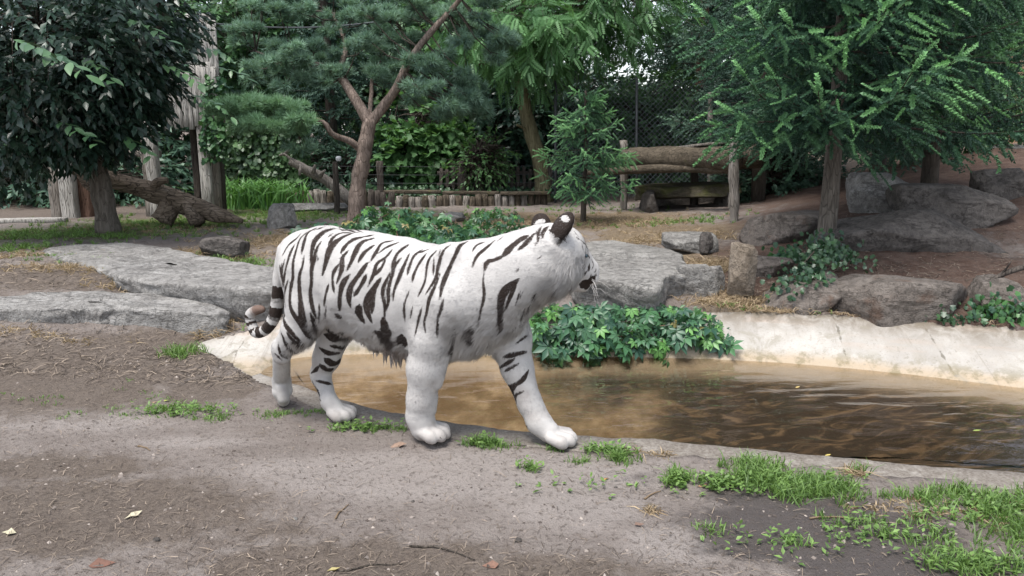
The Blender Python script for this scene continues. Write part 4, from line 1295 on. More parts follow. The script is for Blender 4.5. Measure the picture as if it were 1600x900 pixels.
def upright(parent, name, u, v0, v1, d, wpx, mat, seed, dep=.14, lean=0.0):
    """square post between two pixel rows, standing at distance d"""
    a, b = PD(u, v1, d), PD(u, v0, d)
    h = b[2] - a[2] + .15
    w = wpx / FPX * d
    mb = box(MB(), (0, 0, 0), (w, dep, h), ry=lean, bev=.012, rough=.012, seed=seed)
    o = mb.build(name, mat)
    o.location = (a[0], a[1], a[2] - .15 + h / 2)
    if parent is not None:
        o.location = tuple(Vector(o.location) - parent.location)
        o.parent = parent
    return o

g0 = PD(230, 340, 10.6)
gate = empty('timber_gateway', (g0[0], g0[1], gzv(g0)), 'weathered pale timber gateway of posts and upright boards behind the fallen trunk', 'gateway')
for i_, (u, v0, v1, w_, mt, d_) in enumerate([(93, 244, 342, 16, M_GREYW, 10.5), (112, 243, 343, 22, M_PALEW, 10.45), (135, 262, 340, 22, M_REDW, 10.6), (246, 165, 335, 16, M_PALEW, 10.7),
                                              (236, 165, 335, 9, M_GREYW, 10.75), (326, 100, 318, 16, M_PALEW, 10.8), (340, 22, 318, 12, M_GREYW, 10.9), (348, 30, 315, 8, M_DARKW, 11.0), (312, 180, 312, 10, M_DARKW, 11.0)]):
    upright(gate, 'post', u, v0, v1, d_, w_, mt, i_)
for i_ in range(11):
    u = 258 + i_ * 8.1
    upright(gate, 'board', u, 96 + 9 * abs(math.sin(i_ * 2.1)), 186 - 6 * abs(math.sin(i_ * 1.3)), 10.72 + .008 * (i_ % 2), 7.4, M_PALEW, 20 + i_, .03)
for i_ in range(6):
    u = 300 + i_ * 7.6
    upright(gate, 'board', u, 22 + 5 * (i_ % 3), 98 + 4 * (i_ % 2), 10.74 + .008 * (i_ % 2), 7, M_PALEW, 40 + i_, .03)
for (u0, u1, v, w_) in ((225, 350, 186, .09), (90, 250, 240, .09)):
    a, b = PD(u0, v, 10.85), PD(u1, v, 10.85)
    o = box(MB(), (0, 0, 0), (b[0] - a[0], .12, w_), rough=.008, seed=3).build('beam', M_GREYW)
    o.location = tuple(Vector((a + b) / 2) - gate.location)
    o.parent = gate

a, b = PG(-40, 349, .37), PG(104, 346, .37)
o = box(MB(), (0, 0, 0), (np.linalg.norm(b - a), .16, .06), rz=math.atan2(b[1] - a[1], b[0] - a[0]), rough=.01, seed=5).build('ground_plank', M_PALEW)
o.location = tuple((a + b) / 2 + np.array([0, 0, .02]))
tag(o, 'pale plank lying along the ground by the gateway', 'plank')

# fallen trunk with its root end
mb = MB()
P = np.array([PD(112, 262, 9.4), PD(150, 272, 9.5), PD(200, 288, 9.6), PD(250, 303, 9.6), PD(295, 321, 9.6), PD(340, 336, 9.5), PD(378, 346, 9.35)])
put_tube(mb, catmull(P, 34), np.interp(np.linspace(0, 6, 34), range(7), [.055, .08, .10, .125, .13, .10, .03]), 20, .035, 3, freq=5, flute=.10)
put_tube(mb, catmull([PD(262, 305, 9.6), PD(262, 326, 9.55), PD(252, 345, 9.5)], 12), np.linspace(.09, .15, 12), 16, .05, 4, freq=6, flute=.18)
put_tube(mb, catmull([PD(290, 318, 9.55), PD(300, 334, 9.45), PD(310, 349, 9.4)], 10), np.linspace(.07, .09, 10), 12, .04, 5, freq=6)
put_tube(mb, catmull([PD(240, 296, 9.55), PD(246, 285, 9.5), PD(262, 281, 9.5)], 8), np.linspace(.06, .03, 8), 10, .03, 6)
put_tube(mb, catmull([PD(120, 264, 9.4), PD(133, 285, 9.35), PD(150, 300, 9.3)], 8), np.linspace(.05, .04, 8), 10, .03, 6)
o = mb.build('fallen_log', M_LOG)
tag(o, 'thick grey-brown fallen tree trunk propped on its splayed root end', 'log')

# leaning dead branch and a thin stake
mb = MB()
put_tube(mb, catmull([PD(452, 252, 11.4), PD(480, 266, 11.45), PD(512, 283, 11.5), PD(552, 316, 11.4)], 18), np.linspace(.05, .085, 18), 10, .03, 7, freq=7)
for (u, v, u2, v2) in ((460, 255, 444, 240), (446, 241, 455, 230), (446, 241, 436, 243), (490, 270, 492, 258), (500, 276, 508, 266), (470, 262, 468, 274)):
    put_tube(mb, np.array([PD(u, v, 11.4), PD((u + u2) / 2, (v + v2) / 2 - 1, 11.38), PD(u2, v2, 11.35)]), [.03, .025, .012], 6, .01, 8)
tag(mb.build('dead_branch', M_GREYW), 'peeling dead branch leaning behind the thin dark stake', 'branch')
st = empty('stake', PD(527, 325, 11.2), 'thin dark wooden stake beside the forked pine with a small white cap', 'stake')
upright(st, 'pole', 527, 253, 326, 11.2, 8, M_DARKW, 2, .07)
c = PD(529, 248, 11.2)
o = box(MB(), (0, 0, 0), (.07, .07, .07), bev=.02).build('cap', mat_plain('white_plastic', (.6, .62, .64), .4))
o.location = tuple(Vector(c) - st.location)
o.parent = st

# low log edging: every log its own part
ed = empty('log_edging', PD(600, 316, 12.5), 'low retaining edge of short upright logs at the back of the enclosure', 'edging')
rgw = np.random.default_rng(5)
protos = []
for q in range(5):
    mb = put_tube(MB(), np.array([[0, 0, -.12], [0, 0, .05], [0, 0, .15], [.0, 0, .235]]), [.056, .055, .054, .048], 9, .014, q * 5, freq=9)
    protos.append(make_mesh('log', np.concatenate(mb.V), [np.concatenate(mb.F4), np.concatenate(mb.F3)]))
    protos[-1].materials.append([M_MOSSW, M_DARKW, M_LOGD, M_GREYW, M_MOSSW][q])
u = 346.0
while u < 852:
    d_ = 12.4 + .25 * math.sin(u * .008)
    p = PD(u, 316, d_)
    o = bpy.data.objects.new('log', protos[int(rgw.integers(0, 5)) if u < 620 else int(rgw.integers(2, 5))])
    COL.objects.link(o)
    gz_ = gzv(p)
    o.location = tuple(Vector((p[0], p[1], gz_ + (rgw.uniform(-.03, .03) if u < 620 else rgw.uniform(-.09, -.05)))) - ed.location)
    o.rotation_euler = (rgw.normal(0, .05), rgw.normal(0, .05), rgw.uniform(0, 6))
    o.parent = ed
    u += rgw.uniform(9.6, 11.5)
for (u0, u1) in ((600, 690), (692, 780), (782, 858)):
    a, b = PD(u0, 302, 12.42), PD(u1, 302, 12.42)
    o = box(MB(), (0, 0, 0), (b[0] - a[0], .16, .05), rough=.012, seed=int(u0)).build('plank', M_MOSSW)
    o.location = tuple(Vector(((a[0] + b[0]) / 2, a[1], gzv(a) + .195)) - ed.location)
    o.parent = ed

# dark picket fence beyond
pf = empty('picket_fence', PD(760, 296, 13.3), 'dark wooden picket fence in the shade beyond the log edging', 'fence')
for i_ in range(17):
    upright(pf, 'picket', 690 + i_ * 9.2, 262 + 2.5 * math.sin(i_ * 2.2), 300, 13.3, 5.2, M_DARKW, 60 + i_, .025)
for v in (270, 289):
    a, b = PD(683, v, 13.36), PD(846, v, 13.36)
    o = box(MB(), (0, 0, 0), (b[0] - a[0], .04, .06), rough=.006, seed=v).build('rail', M_DARKW)
    o.location = tuple(Vector((a + b) / 2) - pf.location)
    o.parent = pf

# post and wire fence above the edging
wf = empty('wire_fence', PD(640, 300, 13.0), 'low strained-wire fence with dark posts above the log edging', 'fence')
for i_, (u, v0) in enumerate(((470, 250), (595, 252), (722, 252), (858, 250))): upright(wf, 'post', u, v0, 302, 13.0, 10, M_DARKW, 80 + i_, .09)
for v in (259, 272, 285):
    a, b = PD(440, v, 12.95), PD(880, v, 12.95)
    mid_ = (a + b) / 2 - np.array([0, 0, .015])
    o = put_tube(MB(), catmull([a, mid_, b], 16), .0022, 5).build('wire', M_STEEL)
    o.parent = wf
    o.matrix_parent_inverse = wf.matrix_basis.inverted()

# chain-link fence behind the platform
cl = empty('chain_link_fence', PD(985, 310, 12.8), 'tall chain-link fence behind the log platform', 'fence')
for i_, u in enumerate((868, 995, 1122)):
    a, b = PD(u, 312, 12.8), PD(u, 120, 12.8)
    o = put_tube(MB(), np.array([a - [0, 0, .2], b]), .022, 8).build('post', M_STEEL)
    o.parent = cl
    o.matrix_parent_inverse = cl.matrix_basis.inverted()
mb = MB()
a, b = PD(862, 308, 12.82), PD(1180, 125, 12.82)
W_, H_ = b[0] - a[0], b[2] - a[2]
s = -H_
while s < W_:
    for sg in (1, -1):
        x0, x1 = max(s, 0), min(s + H_, W_)
        if x1 - x0 > .02:
            z0, z1 = x0 - s, x1 - s
            if sg < 0: z0, z1 = H_ - z0, H_ - z1
            put_tube(mb, np.array([[a[0] + x0, a[1] + sg * .003, a[2] + z0], [a[0] + x1, a[1] + sg * .003, a[2] + z1]]), .0034, 3, cap=False)
    s += .085
o = mb.build('wire_mesh', M_GALV)
o.parent = cl
o.matrix_parent_inverse = cl.matrix_basis.inverted()
o['kind'] = 'stuff'

# log platform
pl_ = empty('log_platform', PD(1060, 340, 10.6), 'raised platform of heavy mossy logs on upright posts', 'platform')
def pl_log(name, a, b, r0, r1, mat, seed, sides=16):
    P = np.linspace(a, b, 14)
    P[:, 2] += .012 * np.sin(np.linspace(0, 5, 14) + seed)
    o = put_tube(MB(), P, np.linspace(r0, r1, 14), sides, .022, seed, freq=6).build(name, mat)
    o.parent = pl_
    o.matrix_parent_inverse = pl_.matrix_basis.inverted()
    return o
def pl_post(u, v0, v1, d, r, mat, seed):
    a, b = PD(u, v1, d), PD(u, v0, d)
    pl_log('post', a - np.array([0, 0, .1]), b, r, r * .92, mat, seed, 12)
pl_post(975, 219, 326, 11.3, .052, M_GREYW, 1)
P0 = PG(1146, 353, .42)
pl_post(1147, 217, 352, P0[1], .058, M_GREYW, 2)
pl_post(1110, 146, 290, 11.9, .045, M_GREYW, 3)
pl_post(1085, 255, 330, 11.5, .06, M_DARKW, 4)
pl_log('beam', PD(914, 267, 11.3), PD(1150, 263, 10.0), .055, .06, M_MOSSW, 5)
pl_log('log', PD(977, 250, 11.2), PD(1152, 247, 9.95), .14, .15, M_MOSSW, 6)
pl_log('log', PD(985, 243, 11.55), PD(1190, 240, 10.3), .11, .12, M_MOSSW, 7)
pl_log('log', PD(990, 252, 11.9), PD(1190, 250, 10.7), .11, .12, M_MOSSW, 8)
for i_, (u0, v0, u1, v1, d0, d1) in enumerate(((978, 240, 1080, 231, 11.2, 10.7), (1000, 236, 1114, 225, 11.35, 10.8), (1040, 233, 1140, 222, 11.3, 10.7))):
    a, b = PD(u0, v0, d0), PD(u1, v1, d1)
    L = np.linalg.norm(b - a)
    o = box(MB(), (0, 0, 0), (L, .24, .035), rz=math.atan2(b[1] - a[1], b[0] - a[0]), ry=-math.asin((b[2] - a[2]) / L), rough=.015, seed=i_).build('bark_board', M_GREYW)
    o.location = tuple(Vector((a + b) / 2) - pl_.location)
    o.parent = pl_

# low den below it
dn = empty('den', PD(1065, 338, 11.3), 'low dark den with a mossy sloping roof under the platform', 'den')
def den_rock(name, u, v, d, sz, mat, seed, **kw):
    o = boulder(name, PD(u, v, d), sz, None, mat, seed, **kw)
    for k_ in ('label', 'category'):
        if k_ in o: del o[k_]
    o.location = tuple(Vector(o.location) - dn.location)
    o.parent = dn
M_MROOF = mat_rock('mossy_roof', (.10, .085, .06), (.19, .165, .12), (.25, .23, .17), (.10, .105, .035), .25, .5)
den_rock('roof', 1072, 297, 11.3, (1.45, 1.0, .24), M_MROOF, 81, tilt=-.10, planes=10)
den_rock('side_wall', 1015, 322, 11.2, (.26, .9, .50), M_DARK, 82)
den_rock('side_wall', 1135, 318, 11.2, (.3, .9, .60), M_DARK, 83)
den_rock('back_wall', 1075, 318, 11.9, (1.4, .25, .6), M_DARK, 84)

# overhead cables
for i_, (pts, lab) in enumerate((([(300, 30, 11), (345, 38, 11.5), (430, 43, 12), (525, 41, 12.5), (640, 28, 13)], 'thin dark cable strung from the gateway post into the pine'),
                                 ([(700, 34, 13.5), (800, 38, 13.5), (900, 40, 13.4), (1010, 38, 13.4), (1090, 30, 13.3)], 'thin dark cable sagging across the gap between the tall trees'))):
    o = put_tube(MB(), catmull([PD(*q) for q in pts], 30), .012, 6).build('cable', M_STEEL)
    tag(o, lab, 'cable')
# fallen branch on the right bank
mb = put_tube(MB(), catmull([PG(1535, 446, .40), PG(1560, 432, .46), PG(1590, 420, .52), PG(1640, 408, .56)], 14), np.linspace(.012, .026, 14), 8, .008, 4)
put_tube(mb, catmull([PG(1560, 432, .46), PG(1572, 420, .52), PG(1580, 408, .58)], 8), np.linspace(.012, .005, 8), 6, .004, 5)
tag(mb.build('fallen_branch', M_DARKW), 'thin dark branch lying on the rocks of the bank', 'branch')
# ------------------------------------------------------------------ foliage tools
def inst(TV, TF, pos, X, N, scale, mb, **at):
    """copies of a small template: X along it, N its upper side, scale (n,) or (n,3)"""
    n = len(pos)
    X = nrm(X)
    Y = nrm(np.cross(N, X))
    Z = np.cross(X, Y)
    sc = np.asarray(scale, float)
    if sc.ndim == 1: sc = np.repeat(sc[:, None], 3, 1)
    L = TV[None] * sc[:, None, :]
    V = pos[:, None] + L[..., :1] * X[:, None] + L[..., 1:2] * Y[:, None] + L[..., 2:] * Z[:, None]
    m_ = len(TV)
    F = (np.arange(n)[:, None, None] * m_ + TF[None]).reshape(-1, TF.shape[1])
    mb.put(V.reshape(-1, 3), F, **{k_: np.repeat(np.broadcast_to(a, (n,)), m_) if np.ndim(a) < 2 else np.asarray(a).ravel() for k_, a in at.items()})

LEAF_V = np.array([[0, 0, 0], [.42, .24, .05], [1, 0, -.10], [.42, -.24, .05], [.5, 0, -.02]])
LEAF_F = np.array([[0, 4, 1], [1, 4, 2], [0, 3, 4], [3, 2, 4]])
NARR_V = LEAF_V * np.array([1, .55, 1])
def compound(n_pairs, wl=.30, ww=.10, droop=.25):
    V, F = [], []
    def leaflet(x, a, L):
        b = len(V)
        z = -droop * x * x
        d = np.array([math.cos(a), math.sin(a), -.25])
        s = np.array([-math.sin(a), math.cos(a), 0])
        o = np.array([x, 0, z])
        V.extend([o, o + d * L * .45 + s * ww, o + d * L, o + d * L * .45 - s * ww])
        F.extend([[b, b + 3, b + 2], [b, b + 2, b + 1]])
    for i in range(n_pairs):
        x = .15 + .8 * i / n_pairs
        for sg in (1, -1): leaflet(x, sg * 1.05, wl * (1 - .3 * abs(i / n_pairs - .4)))
    leaflet(.95, 0, wl)
    return np.array(V), np.array(F)
COMP_V, COMP_F = compound(7, .28, .055)
def palmate():
    V, F = [], []
    for a, L in ((0, 1), (.75, .9), (-.75, .9), (1.55, .62), (-1.55, .62)):
        b = len(V)
        d, s = np.array([math.cos(a), math.sin(a), 0]), np.array([-math.sin(a), math.cos(a), 0])
        V.extend([d * .06, d * L * .55 + s * .20 * L + [0, 0, .05], d * L + [0, 0, -.16 * L], d * L * .55 - s * .20 * L + [0, 0, .05], d * L * .55 + [0, 0, -.01]])
        F.extend([[b, b + 4, b + 1], [b + 1, b + 4, b + 2], [b, b + 3, b + 4], [b + 3, b + 2, b + 4]])
    return np.array(V), np.array(F)
PALM_V, PALM_F = palmate()
IVY_V = np.array([[0, 0, 0], [.1, .38, .02], [.42, .30, .06], [.55, .46, 0], [1, 0, -.08], [.55, -.46, 0], [.42, -.30, .06], [.1, -.38, .02], [.4, 0, -.02]])
IVY_F = np.array([[8, 0, 7], [8, 7, 6], [8, 6, 5], [8, 5, 4], [8, 4, 3], [8, 3, 2], [8, 2, 1], [8, 1, 0]])
def tuft_tmpl(n, spread, w, seed, lo=.75):
    r = np.random.default_rng(seed)
    V, F = [], []
    for i in range(n):
        a = i * 2.399
        t = spread * math.sqrt((i + .5) / n)
        d = np.array([math.cos(t), math.sin(t) * math.cos(a), math.sin(t) * math.sin(a)])
        s = nrm(np.cross(d, r.normal(0, 1, 3)))
        L = r.uniform(lo, 1)
        o = np.array([r.uniform(-.35, .12), 0, 0])
        b = len(V)
        V.extend([o + s * w, o - s * w, o + d * L])
        F.append([b, b + 1, b + 2])
    return np.array(V), np.array(F)
TUFT_V, TUFT_F = tuft_tmpl(36, 1.30, .048, 3)
def shoot_tmpl(n, seed, nl=.26, w=.030):
    r = np.random.default_rng(seed)
    V, F = [[0, .018, 0], [0, -.018, 0], [1, 0, 0]], [[0, 1, 2]]
    for i in range(n):
        x = (i + .5) / n * .98
        a = i * 2.399
        d = nrm(np.array([.75, math.cos(a), math.sin(a) * .8]))
        s = nrm(np.cross(d, np.array([1, .1, .2])))
        o = np.array([x, 0, 0])
        b = len(V)
        L = nl * (1 - .45 * x)
        V.extend([o + s * w, o - s * w, o + d * L])
        F.append([b, b + 1, b + 2])
    return np.array(V), np.array(F)
SHOOT_V, SHOOT_F = shoot_tmpl(26, 2, .215, .070)
SHOOTS_V, SHOOTS_F = shoot_tmpl(14, 4, .28, .07)

def rdir(r, n): return nrm(r.normal(0, 1, (n, 3)))

def tree(name, base, label, cat='tree', group=None): return empty(name, base, label, cat, group)
def tpar(mb, name, mat, root, kind=None):
    o = mb.build(name, mat)
    o.parent = root
    o.matrix_parent_inverse = root.matrix_basis.inverted()
    if kind: o['kind'] = kind
    return o

def sub_part(mb, name, mat, part):
    o = mb.build(name, mat)
    o.parent = part
    o.matrix_parent_inverse = (part.matrix_parent_inverse @ part.matrix_basis).inverted() if part.parent is None else (part.parent.matrix_basis @ part.matrix_parent_inverse @ part.matrix_basis).inverted()
    return o

def crown(r, blobs, n_twigs, per, llen, mbl, mbw=None, src=None, tmpl=(LEAF_V, LEAF_F), droop=.35, twig=.3, tone=(0, 1), hollow=.35, flat=.6, jit=.25, lumps=.5, twr=.006):
    """leafy twigs through ellipsoids: blobs = [(centre, radii, weight)]"""
    wts = np.array([b[2] for b in blobs], float)
    ch = r.choice(len(blobs), n_twigs, p=wts / wts.sum())
    C = np.array([b[0] for b in blobs])[ch]
    R = np.array([b[1] for b in blobs])[ch]
    d = rdir(r, n_twigs)
    q = r.uniform(hollow, 1, n_twigs) ** .6
    P = C + d * q[:, None] * R
    keep = fbm(P * 1.7, 3, int(r.integers(0, 999))) > (-.9 + lumps)
    P, d, C = P[keep], d[keep], C[keep]
    n = len(P)
    D0 = nrm(d * 1.0 + rdir(r, n) * .7 + np.array([0, 0, -droop * .5]))
    t = (np.arange(per) + .6) / per
    s = np.where(np.arange(per) % 2 == 0, 1, -1)
    side = nrm(np.cross(D0, np.array([0, 0, 1.0]) + rdir(r, n) * .3))
    pos = P[:, None] + D0[:, None] * (t * twig)[None, :, None]
    pos[..., 2] -= droop * (t * twig)[None] ** 2 * 1.5
    X = D0[:, None] * (.55 + .5 * t)[None, :, None] + side[:, None] * (s * (1 - .6 * t))[None, :, None] * .8 + r.normal(0, jit, (n, per, 3))
    X[..., 2] -= droop * .7
    N = np.array([0, 0, 1.0]) * flat + D0[:, None] * .25 + r.normal(0, .35, (n, per, 3))
    tn = r.uniform(0, .55, (n, 1)) + r.uniform(0, .45, (n, per))
    tn = tone[0] + (tone[1] - tone[0]) * tn
    sc = llen * r.uniform(.65, 1.15, (n, per))
    inst(*tmpl, pos.reshape(-1, 3), X.reshape(-1, 3), N.reshape(-1, 3), sc.ravel(), mbl, tone=tn.ravel())
    if mbw is not None:
        for i in range(0, n, max(1, n // 160)):
            a = P[i] - D0[i] * twig * 1.2
            src_ = C[i] if src is None else np.asarray(src)[np.argmin(np.linalg.norm(np.asarray(src) - a, axis=1))]
            m_ = (a + src_) / 2 + np.array([0, 0, .06])
            put_tube(mbw, np.array([src_, m_, a, P[i] + D0[i] * twig]), [twr * 2.6, twr * 1.8, twr, twr * .4], 5, cap=False)

M_BARKG = mat_wood('grey_bark', (.10, .085, .07), (.20, .175, .15), (11, 11, 2), crack=.25, moss=(.09, .095, .035), mossh=.25)
M_BARKP = mat_wood('pine_bark', (.15, .115, .095), (.31, .245, .21), (10, 10, 3), crack=.3, moss=(.11, .10, .07), mossh=.35)
M_BARKD = mat_wood('dark_bark', (.05, .042, .035), (.105, .088, .072), (11, 11, 2), crack=.25)
M_BARKO = mat_wood('olive_bark', (.12, .11, .06), (.24, .215, .13), (11, 11, 2), crack=.25, moss=(.10, .11, .03), mossh=.4)

# ------------------------------------------------------------------ forked pine
r = np.random.default_rng(101)
pb = PG(557, 347, .35)
dP = pb[1]
pine = tree('pine_tree', pb, 'forked pine with reddish bark and blue-green needle tufts behind the tiger')
def PP(u, v, dd=0.0): return PD(u, v, dP + dd)
wood = MB()
trunk = catmull([PP(556, 350), PP(557, 325), PP(560, 290), PP(567, 250), PP(573, 215), PP(578, 186)], 26)
put_tube(wood, trunk, np.r_[np.linspace(.135, .108, 6), np.linspace(.106, .085, 20)], 16, .02, 2, freq=6)
LIMB = {}
LIMB['l'] = catmull([PP(577, 192), PP(560, 163, .1), PP(538, 128, .2), PP(531, 110, .3), PP(540, 70, .5), PP(520, 20, .7)], 22)
LIMB['r'] = catmull([PP(578, 192), PP(600, 165), PP(618, 140, -.1), PP(642, 92, -.2), PP(678, 45, -.3), PP(718, 0, -.4), PP(760, -60, -.5)], 26)
LIMB['m'] = catmull([PP(577, 190), PP(580, 150, .3), PP(583, 118, .5), PP(600, 85, .8)], 14)
LIMB['b'] = catmull([PP(568, 235), PP(545, 220, -.1), PP(520, 210, -.3), PP(500, 188, -.4), PP(450, 190, -.5), PP(400, 192, -.6)], 20)
LIMB['b2'] = catmull([PP(565, 240), PP(545, 222, .1), PP(530, 214, .3)], 8)
LIMB['t'] = catmull([PP(531, 112, .3), PP(500, 100, .3), PP(440, 95, .4), PP(400, 80, .5)], 14)
limbs, twigs = [], MB()
for kx, r0, r1 in (('l', .078, .02), ('r', .07, .022), ('m', .035, .012), ('b', .045, .012), ('b2', .025, .015), ('t', .025, .008)):
    limbs.append(put_tube(MB(), LIMB[kx], np.linspace(r0, r1, len(LIMB[kx])), 10, .012, 5, freq=8))
nodes = np.concatenate([LIMB[q][4:] for q in ('l', 'r', 'm', 'b', 't')])
leaf = MB()
def pine_mass(blobs, n):
    wts = np.array([b[5] for b in blobs], float)
    ch = r.choice(len(blobs), n, p=wts / wts.sum())
    sx = dP / FPX
    for bi in ch:                                             # flattened pads of tufts at the ends of side branches
        u, v, dd, ru, rv, w_ = blobs[bi]
        d = rdir(r, 1)[0]
        c = PP(u, v, dd) + d * r.uniform(.25, 1) ** .6 * np.array([ru * sx, ru * sx * .8, rv * sx])
        near = nodes[np.argmin(np.linalg.norm(nodes - c, axis=1))]
        out_ = nrm(c - near)
        m_ = int(r.integers(12, 24))
        R_ = r.uniform(.10, .21)
        q = rdir(r, m_) * np.array([1, 1, .42]) * (r.uniform(.2, 1, m_) ** .5)[:, None] * R_
        P = c + q
        X = nrm(nrm(q) * .55 + out_ * .45 + np.array([0, 0, .55]) + rdir(r, m_) * .35)
        tn = r.uniform(.0, .55)
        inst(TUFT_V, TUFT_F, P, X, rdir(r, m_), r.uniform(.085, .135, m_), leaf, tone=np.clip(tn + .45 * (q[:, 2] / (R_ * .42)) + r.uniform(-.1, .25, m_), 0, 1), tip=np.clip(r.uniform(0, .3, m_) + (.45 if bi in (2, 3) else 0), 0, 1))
        m2 = (c + near) / 2 + np.array([0, 0, -.06])
        put_tube(twigs, np.array([near, m2, c]), [.010, .008, .004], 5, cap=False)
        for i in range(0, m_, 3): put_tube(twigs, np.array([c - out_ * R_ * .6, P[i]]), [.004, .002], 3, cap=False)
pine_mass([(470, 95, .2, 90, 55, 3), (560, 70, .4, 95, 70, 3), (430, 182, -.5, 78, 28, 2.4), (385, 172, -.6, 40, 24, 1), (490, 222, -.4, 32, 16, .5), (690, 140, -.2, 62, 45, 2.2), (640, 55, -.1, 85, 60, 2.4),
           (725, 160, -.1, 30, 30, .7), (500, 20, .5, 120, 50, 2), (700, -10, -.3, 120, 60, 2), (420, 40, .6, 70, 50, 1.5), (600, 120, .5, 40, 22, .8), (760, 70, -.3, 45, 60, 1.2)], 165)
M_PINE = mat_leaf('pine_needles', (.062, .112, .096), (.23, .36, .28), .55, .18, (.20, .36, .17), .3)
tko = tpar(wood, 'trunk', M_BARKP, pine)
for q in limbs: sub_part(q, 'limb', M_BARKP, tko)
tpar(twigs, 'twigs', M_BARKD, pine, 'stuff')
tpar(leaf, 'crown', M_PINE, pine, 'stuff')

# ------------------------------------------------------------------ conifers with drooping sprays
def spruce(name, base, label, H, R0, z_lo, seed, whorl=.24, nb=7, tone=(0, 1), tr=.10, lat=.16, shoot=.13, bark=None, mat=None, top_taper=1.0, tmpl=(SHOOT_V, SHOOT_F), tipw=1.0, keep=None, lean=(0, 0)):
    r = np.random.default_rng(seed)
    root = tree(name, base, label)
    wood, lf, bw = MB(), MB(), MB()
    ln_ = np.array([lean[0], lean[1], 0])
    P = np.array([base + np.array([0, 0, -.15]) + (np.array([0, 0, H + .15]) + ln_ * H) * t + np.array([.03 * math.sin(6 * t + seed), .03 * math.cos(5 * t), 0]) * H * .15 for t in np.linspace(0, 1, 20)])
    put_tube(wood, P, np.linspace(tr, .012, 20), 12, tr * .12, seed, freq=6)
    SP, SX, SS, ST, SI = [], [], [], [], []
    z = z_lo
    while z < H - .05:
        f = (z - z_lo) / (H - z_lo)
        L0 = R0 * (1 - f) ** top_taper * (1 if f > .08 else .8) + .08
        for b in range(nb):
            az = r.uniform(0, 2 * np.pi)
            L = L0 * r.uniform(.7, 1.12)
            o = base + np.array([0, 0, z + r.uniform(-.08, .08)]) + ln_ * z
            u = np.array([math.cos(az), math.sin(az), 0])
            if keep is not None and not keep(o + u * L): continue
            nseg = max(5, int(L / lat))
            ts = np.linspace(0, 1, nseg + 1)
            dr = r.uniform(.07, .22)
            bt = r.uniform(.25, 1.5)
            B = o + u * (L * ts)[:, None] + np.array([0, 0, 1.0]) * (L * (.18 * ts - dr * 2.1 * ts ** 1.7 + .22 * ts ** 4))[:, None]
            put_tube(bw, B, np.linspace(.006 + .006 * L, .003, nseg + 1), 5, cap=False)
            T = nrm(np.gradient(B, axis=0))
            for i in range(1, nseg + 1):
                for j in range(2):
                    SP.append(B[i] - T[i] * lat * .5 * j); SX.append(T[i] + r.normal(0, .3, 3) + np.array([0, 0, .15])); SS.append(shoot * r.uniform(.7, 1.1)); ST.append(r.uniform(.1, .5)); SI.append(max(0, ts[i] - .6) * 1.5 * tipw * bt)
            for i in range(max(1, int(nseg * .22)), nseg + 1):
                for sg in (1, -1):
                    l2 = min(.62, L * .42) * (1 - .62 * ts[i]) * r.uniform(.7, 1.15) + .04
                    s = np.cross(T[i], np.array([0, 0, 1.0])) * sg
                    d2 = nrm(s + T[i] * r.uniform(.5, .9) + np.array([0, 0, r.uniform(-.6, .05)]))
                    k_ = max(2, int(l2 / (shoot * .55)))
                    q = (np.arange(k_) + .5) / k_
                    pts = B[i] + d2 * (l2 * q)[:, None] + np.array([0, 0, -1.0]) * (.35 * l2 * q ** 2)[:, None]
                    for j in range(k_):
                        alt = np.cross(d2, np.array([0, 0, 1.0])) * (1 if j % 2 else -1)
                        SP.append(pts[j])
                        SX.append(d2 + alt * .55 * (1 - q[j] * .8) + np.array([0, 0, -.35 - .3 * r.random()]) + r.normal(0, .28, 3))
                        SS.append(shoot * r.uniform(.5, 1.3))
                        ST.append(r.uniform(0, .45) + .45 * ts[i] ** 2)
                        SI.append((max(0, ts[i] - .5) * 1.5 * r.uniform(.3, 1) + (.5 * ts[i] if j >= k_ - 2 else 0)) * tipw * q[j] * bt)
            SP.append(B[-1]); SX.append(T[-1]); SS.append(shoot * 1.3); ST.append(.9); SI.append(.8 * tipw)
        z += whorl * r.uniform(.8, 1.2) * (2.0 if base[2] + z > CAMZ + base[1] * .19 + .5 else 1)    # thinner above the sight lines
    n = len(SP)
    inst(*tmpl, np.array(SP), np.array(SX), np.tile([0, 0, 1.0], (n, 1)) + r.normal(0, .3, (n, 3)), np.array(SS), lf, tone=np.clip(np.array(ST) * (tone[1] - tone[0]) + tone[0], 0, 1), tip=np.clip(SI, 0, 1))
    tpar(wood, 'trunk', bark or M_BARKD, root)
    tpar(bw, 'boughs', M_BARKD, root, 'stuff')
    tpar(lf, 'crown', mat, root, 'stuff')
    return n

M_SPR = mat_leaf('spruce_needles', (.016, .042, .032), (.050, .120, .072), .5, .12, (.19, .40, .15), .3)
M_SPRY = mat_leaf('young_spruce_needles', (.040, .095, .060), (.10, .21, .115), .5, .15, (.20, .40, .17), .3)
M_SPRD = mat_leaf('dark_conifer_needles', (.030, .062, .050), (.075, .135, .095), .55, .10, (.10, .17, .10), .3)
nS = spruce('spruce_tree', PG(1288, 388, .47), 'big spruce with drooping dark boughs and bright tips over the mound', 5.6, 1.72, 1.08, 7, .27, 11, tr=.085, lat=.14, shoot=.155, bark=M_BARKG, mat=M_SPR, top_taper=.5, keep=lambda q: project(*q)[0] > 1095)
spruce('young_spruce', PG(912, 347, .36), 'small open young spruce standing alone behind the tiger head', 1.62, .62, .42, 17, .155, 6, tr=.042, lat=.10, shoot=.10, bark=M_BARKD, mat=M_SPRY, top_taper=.75, tipw=1.2)
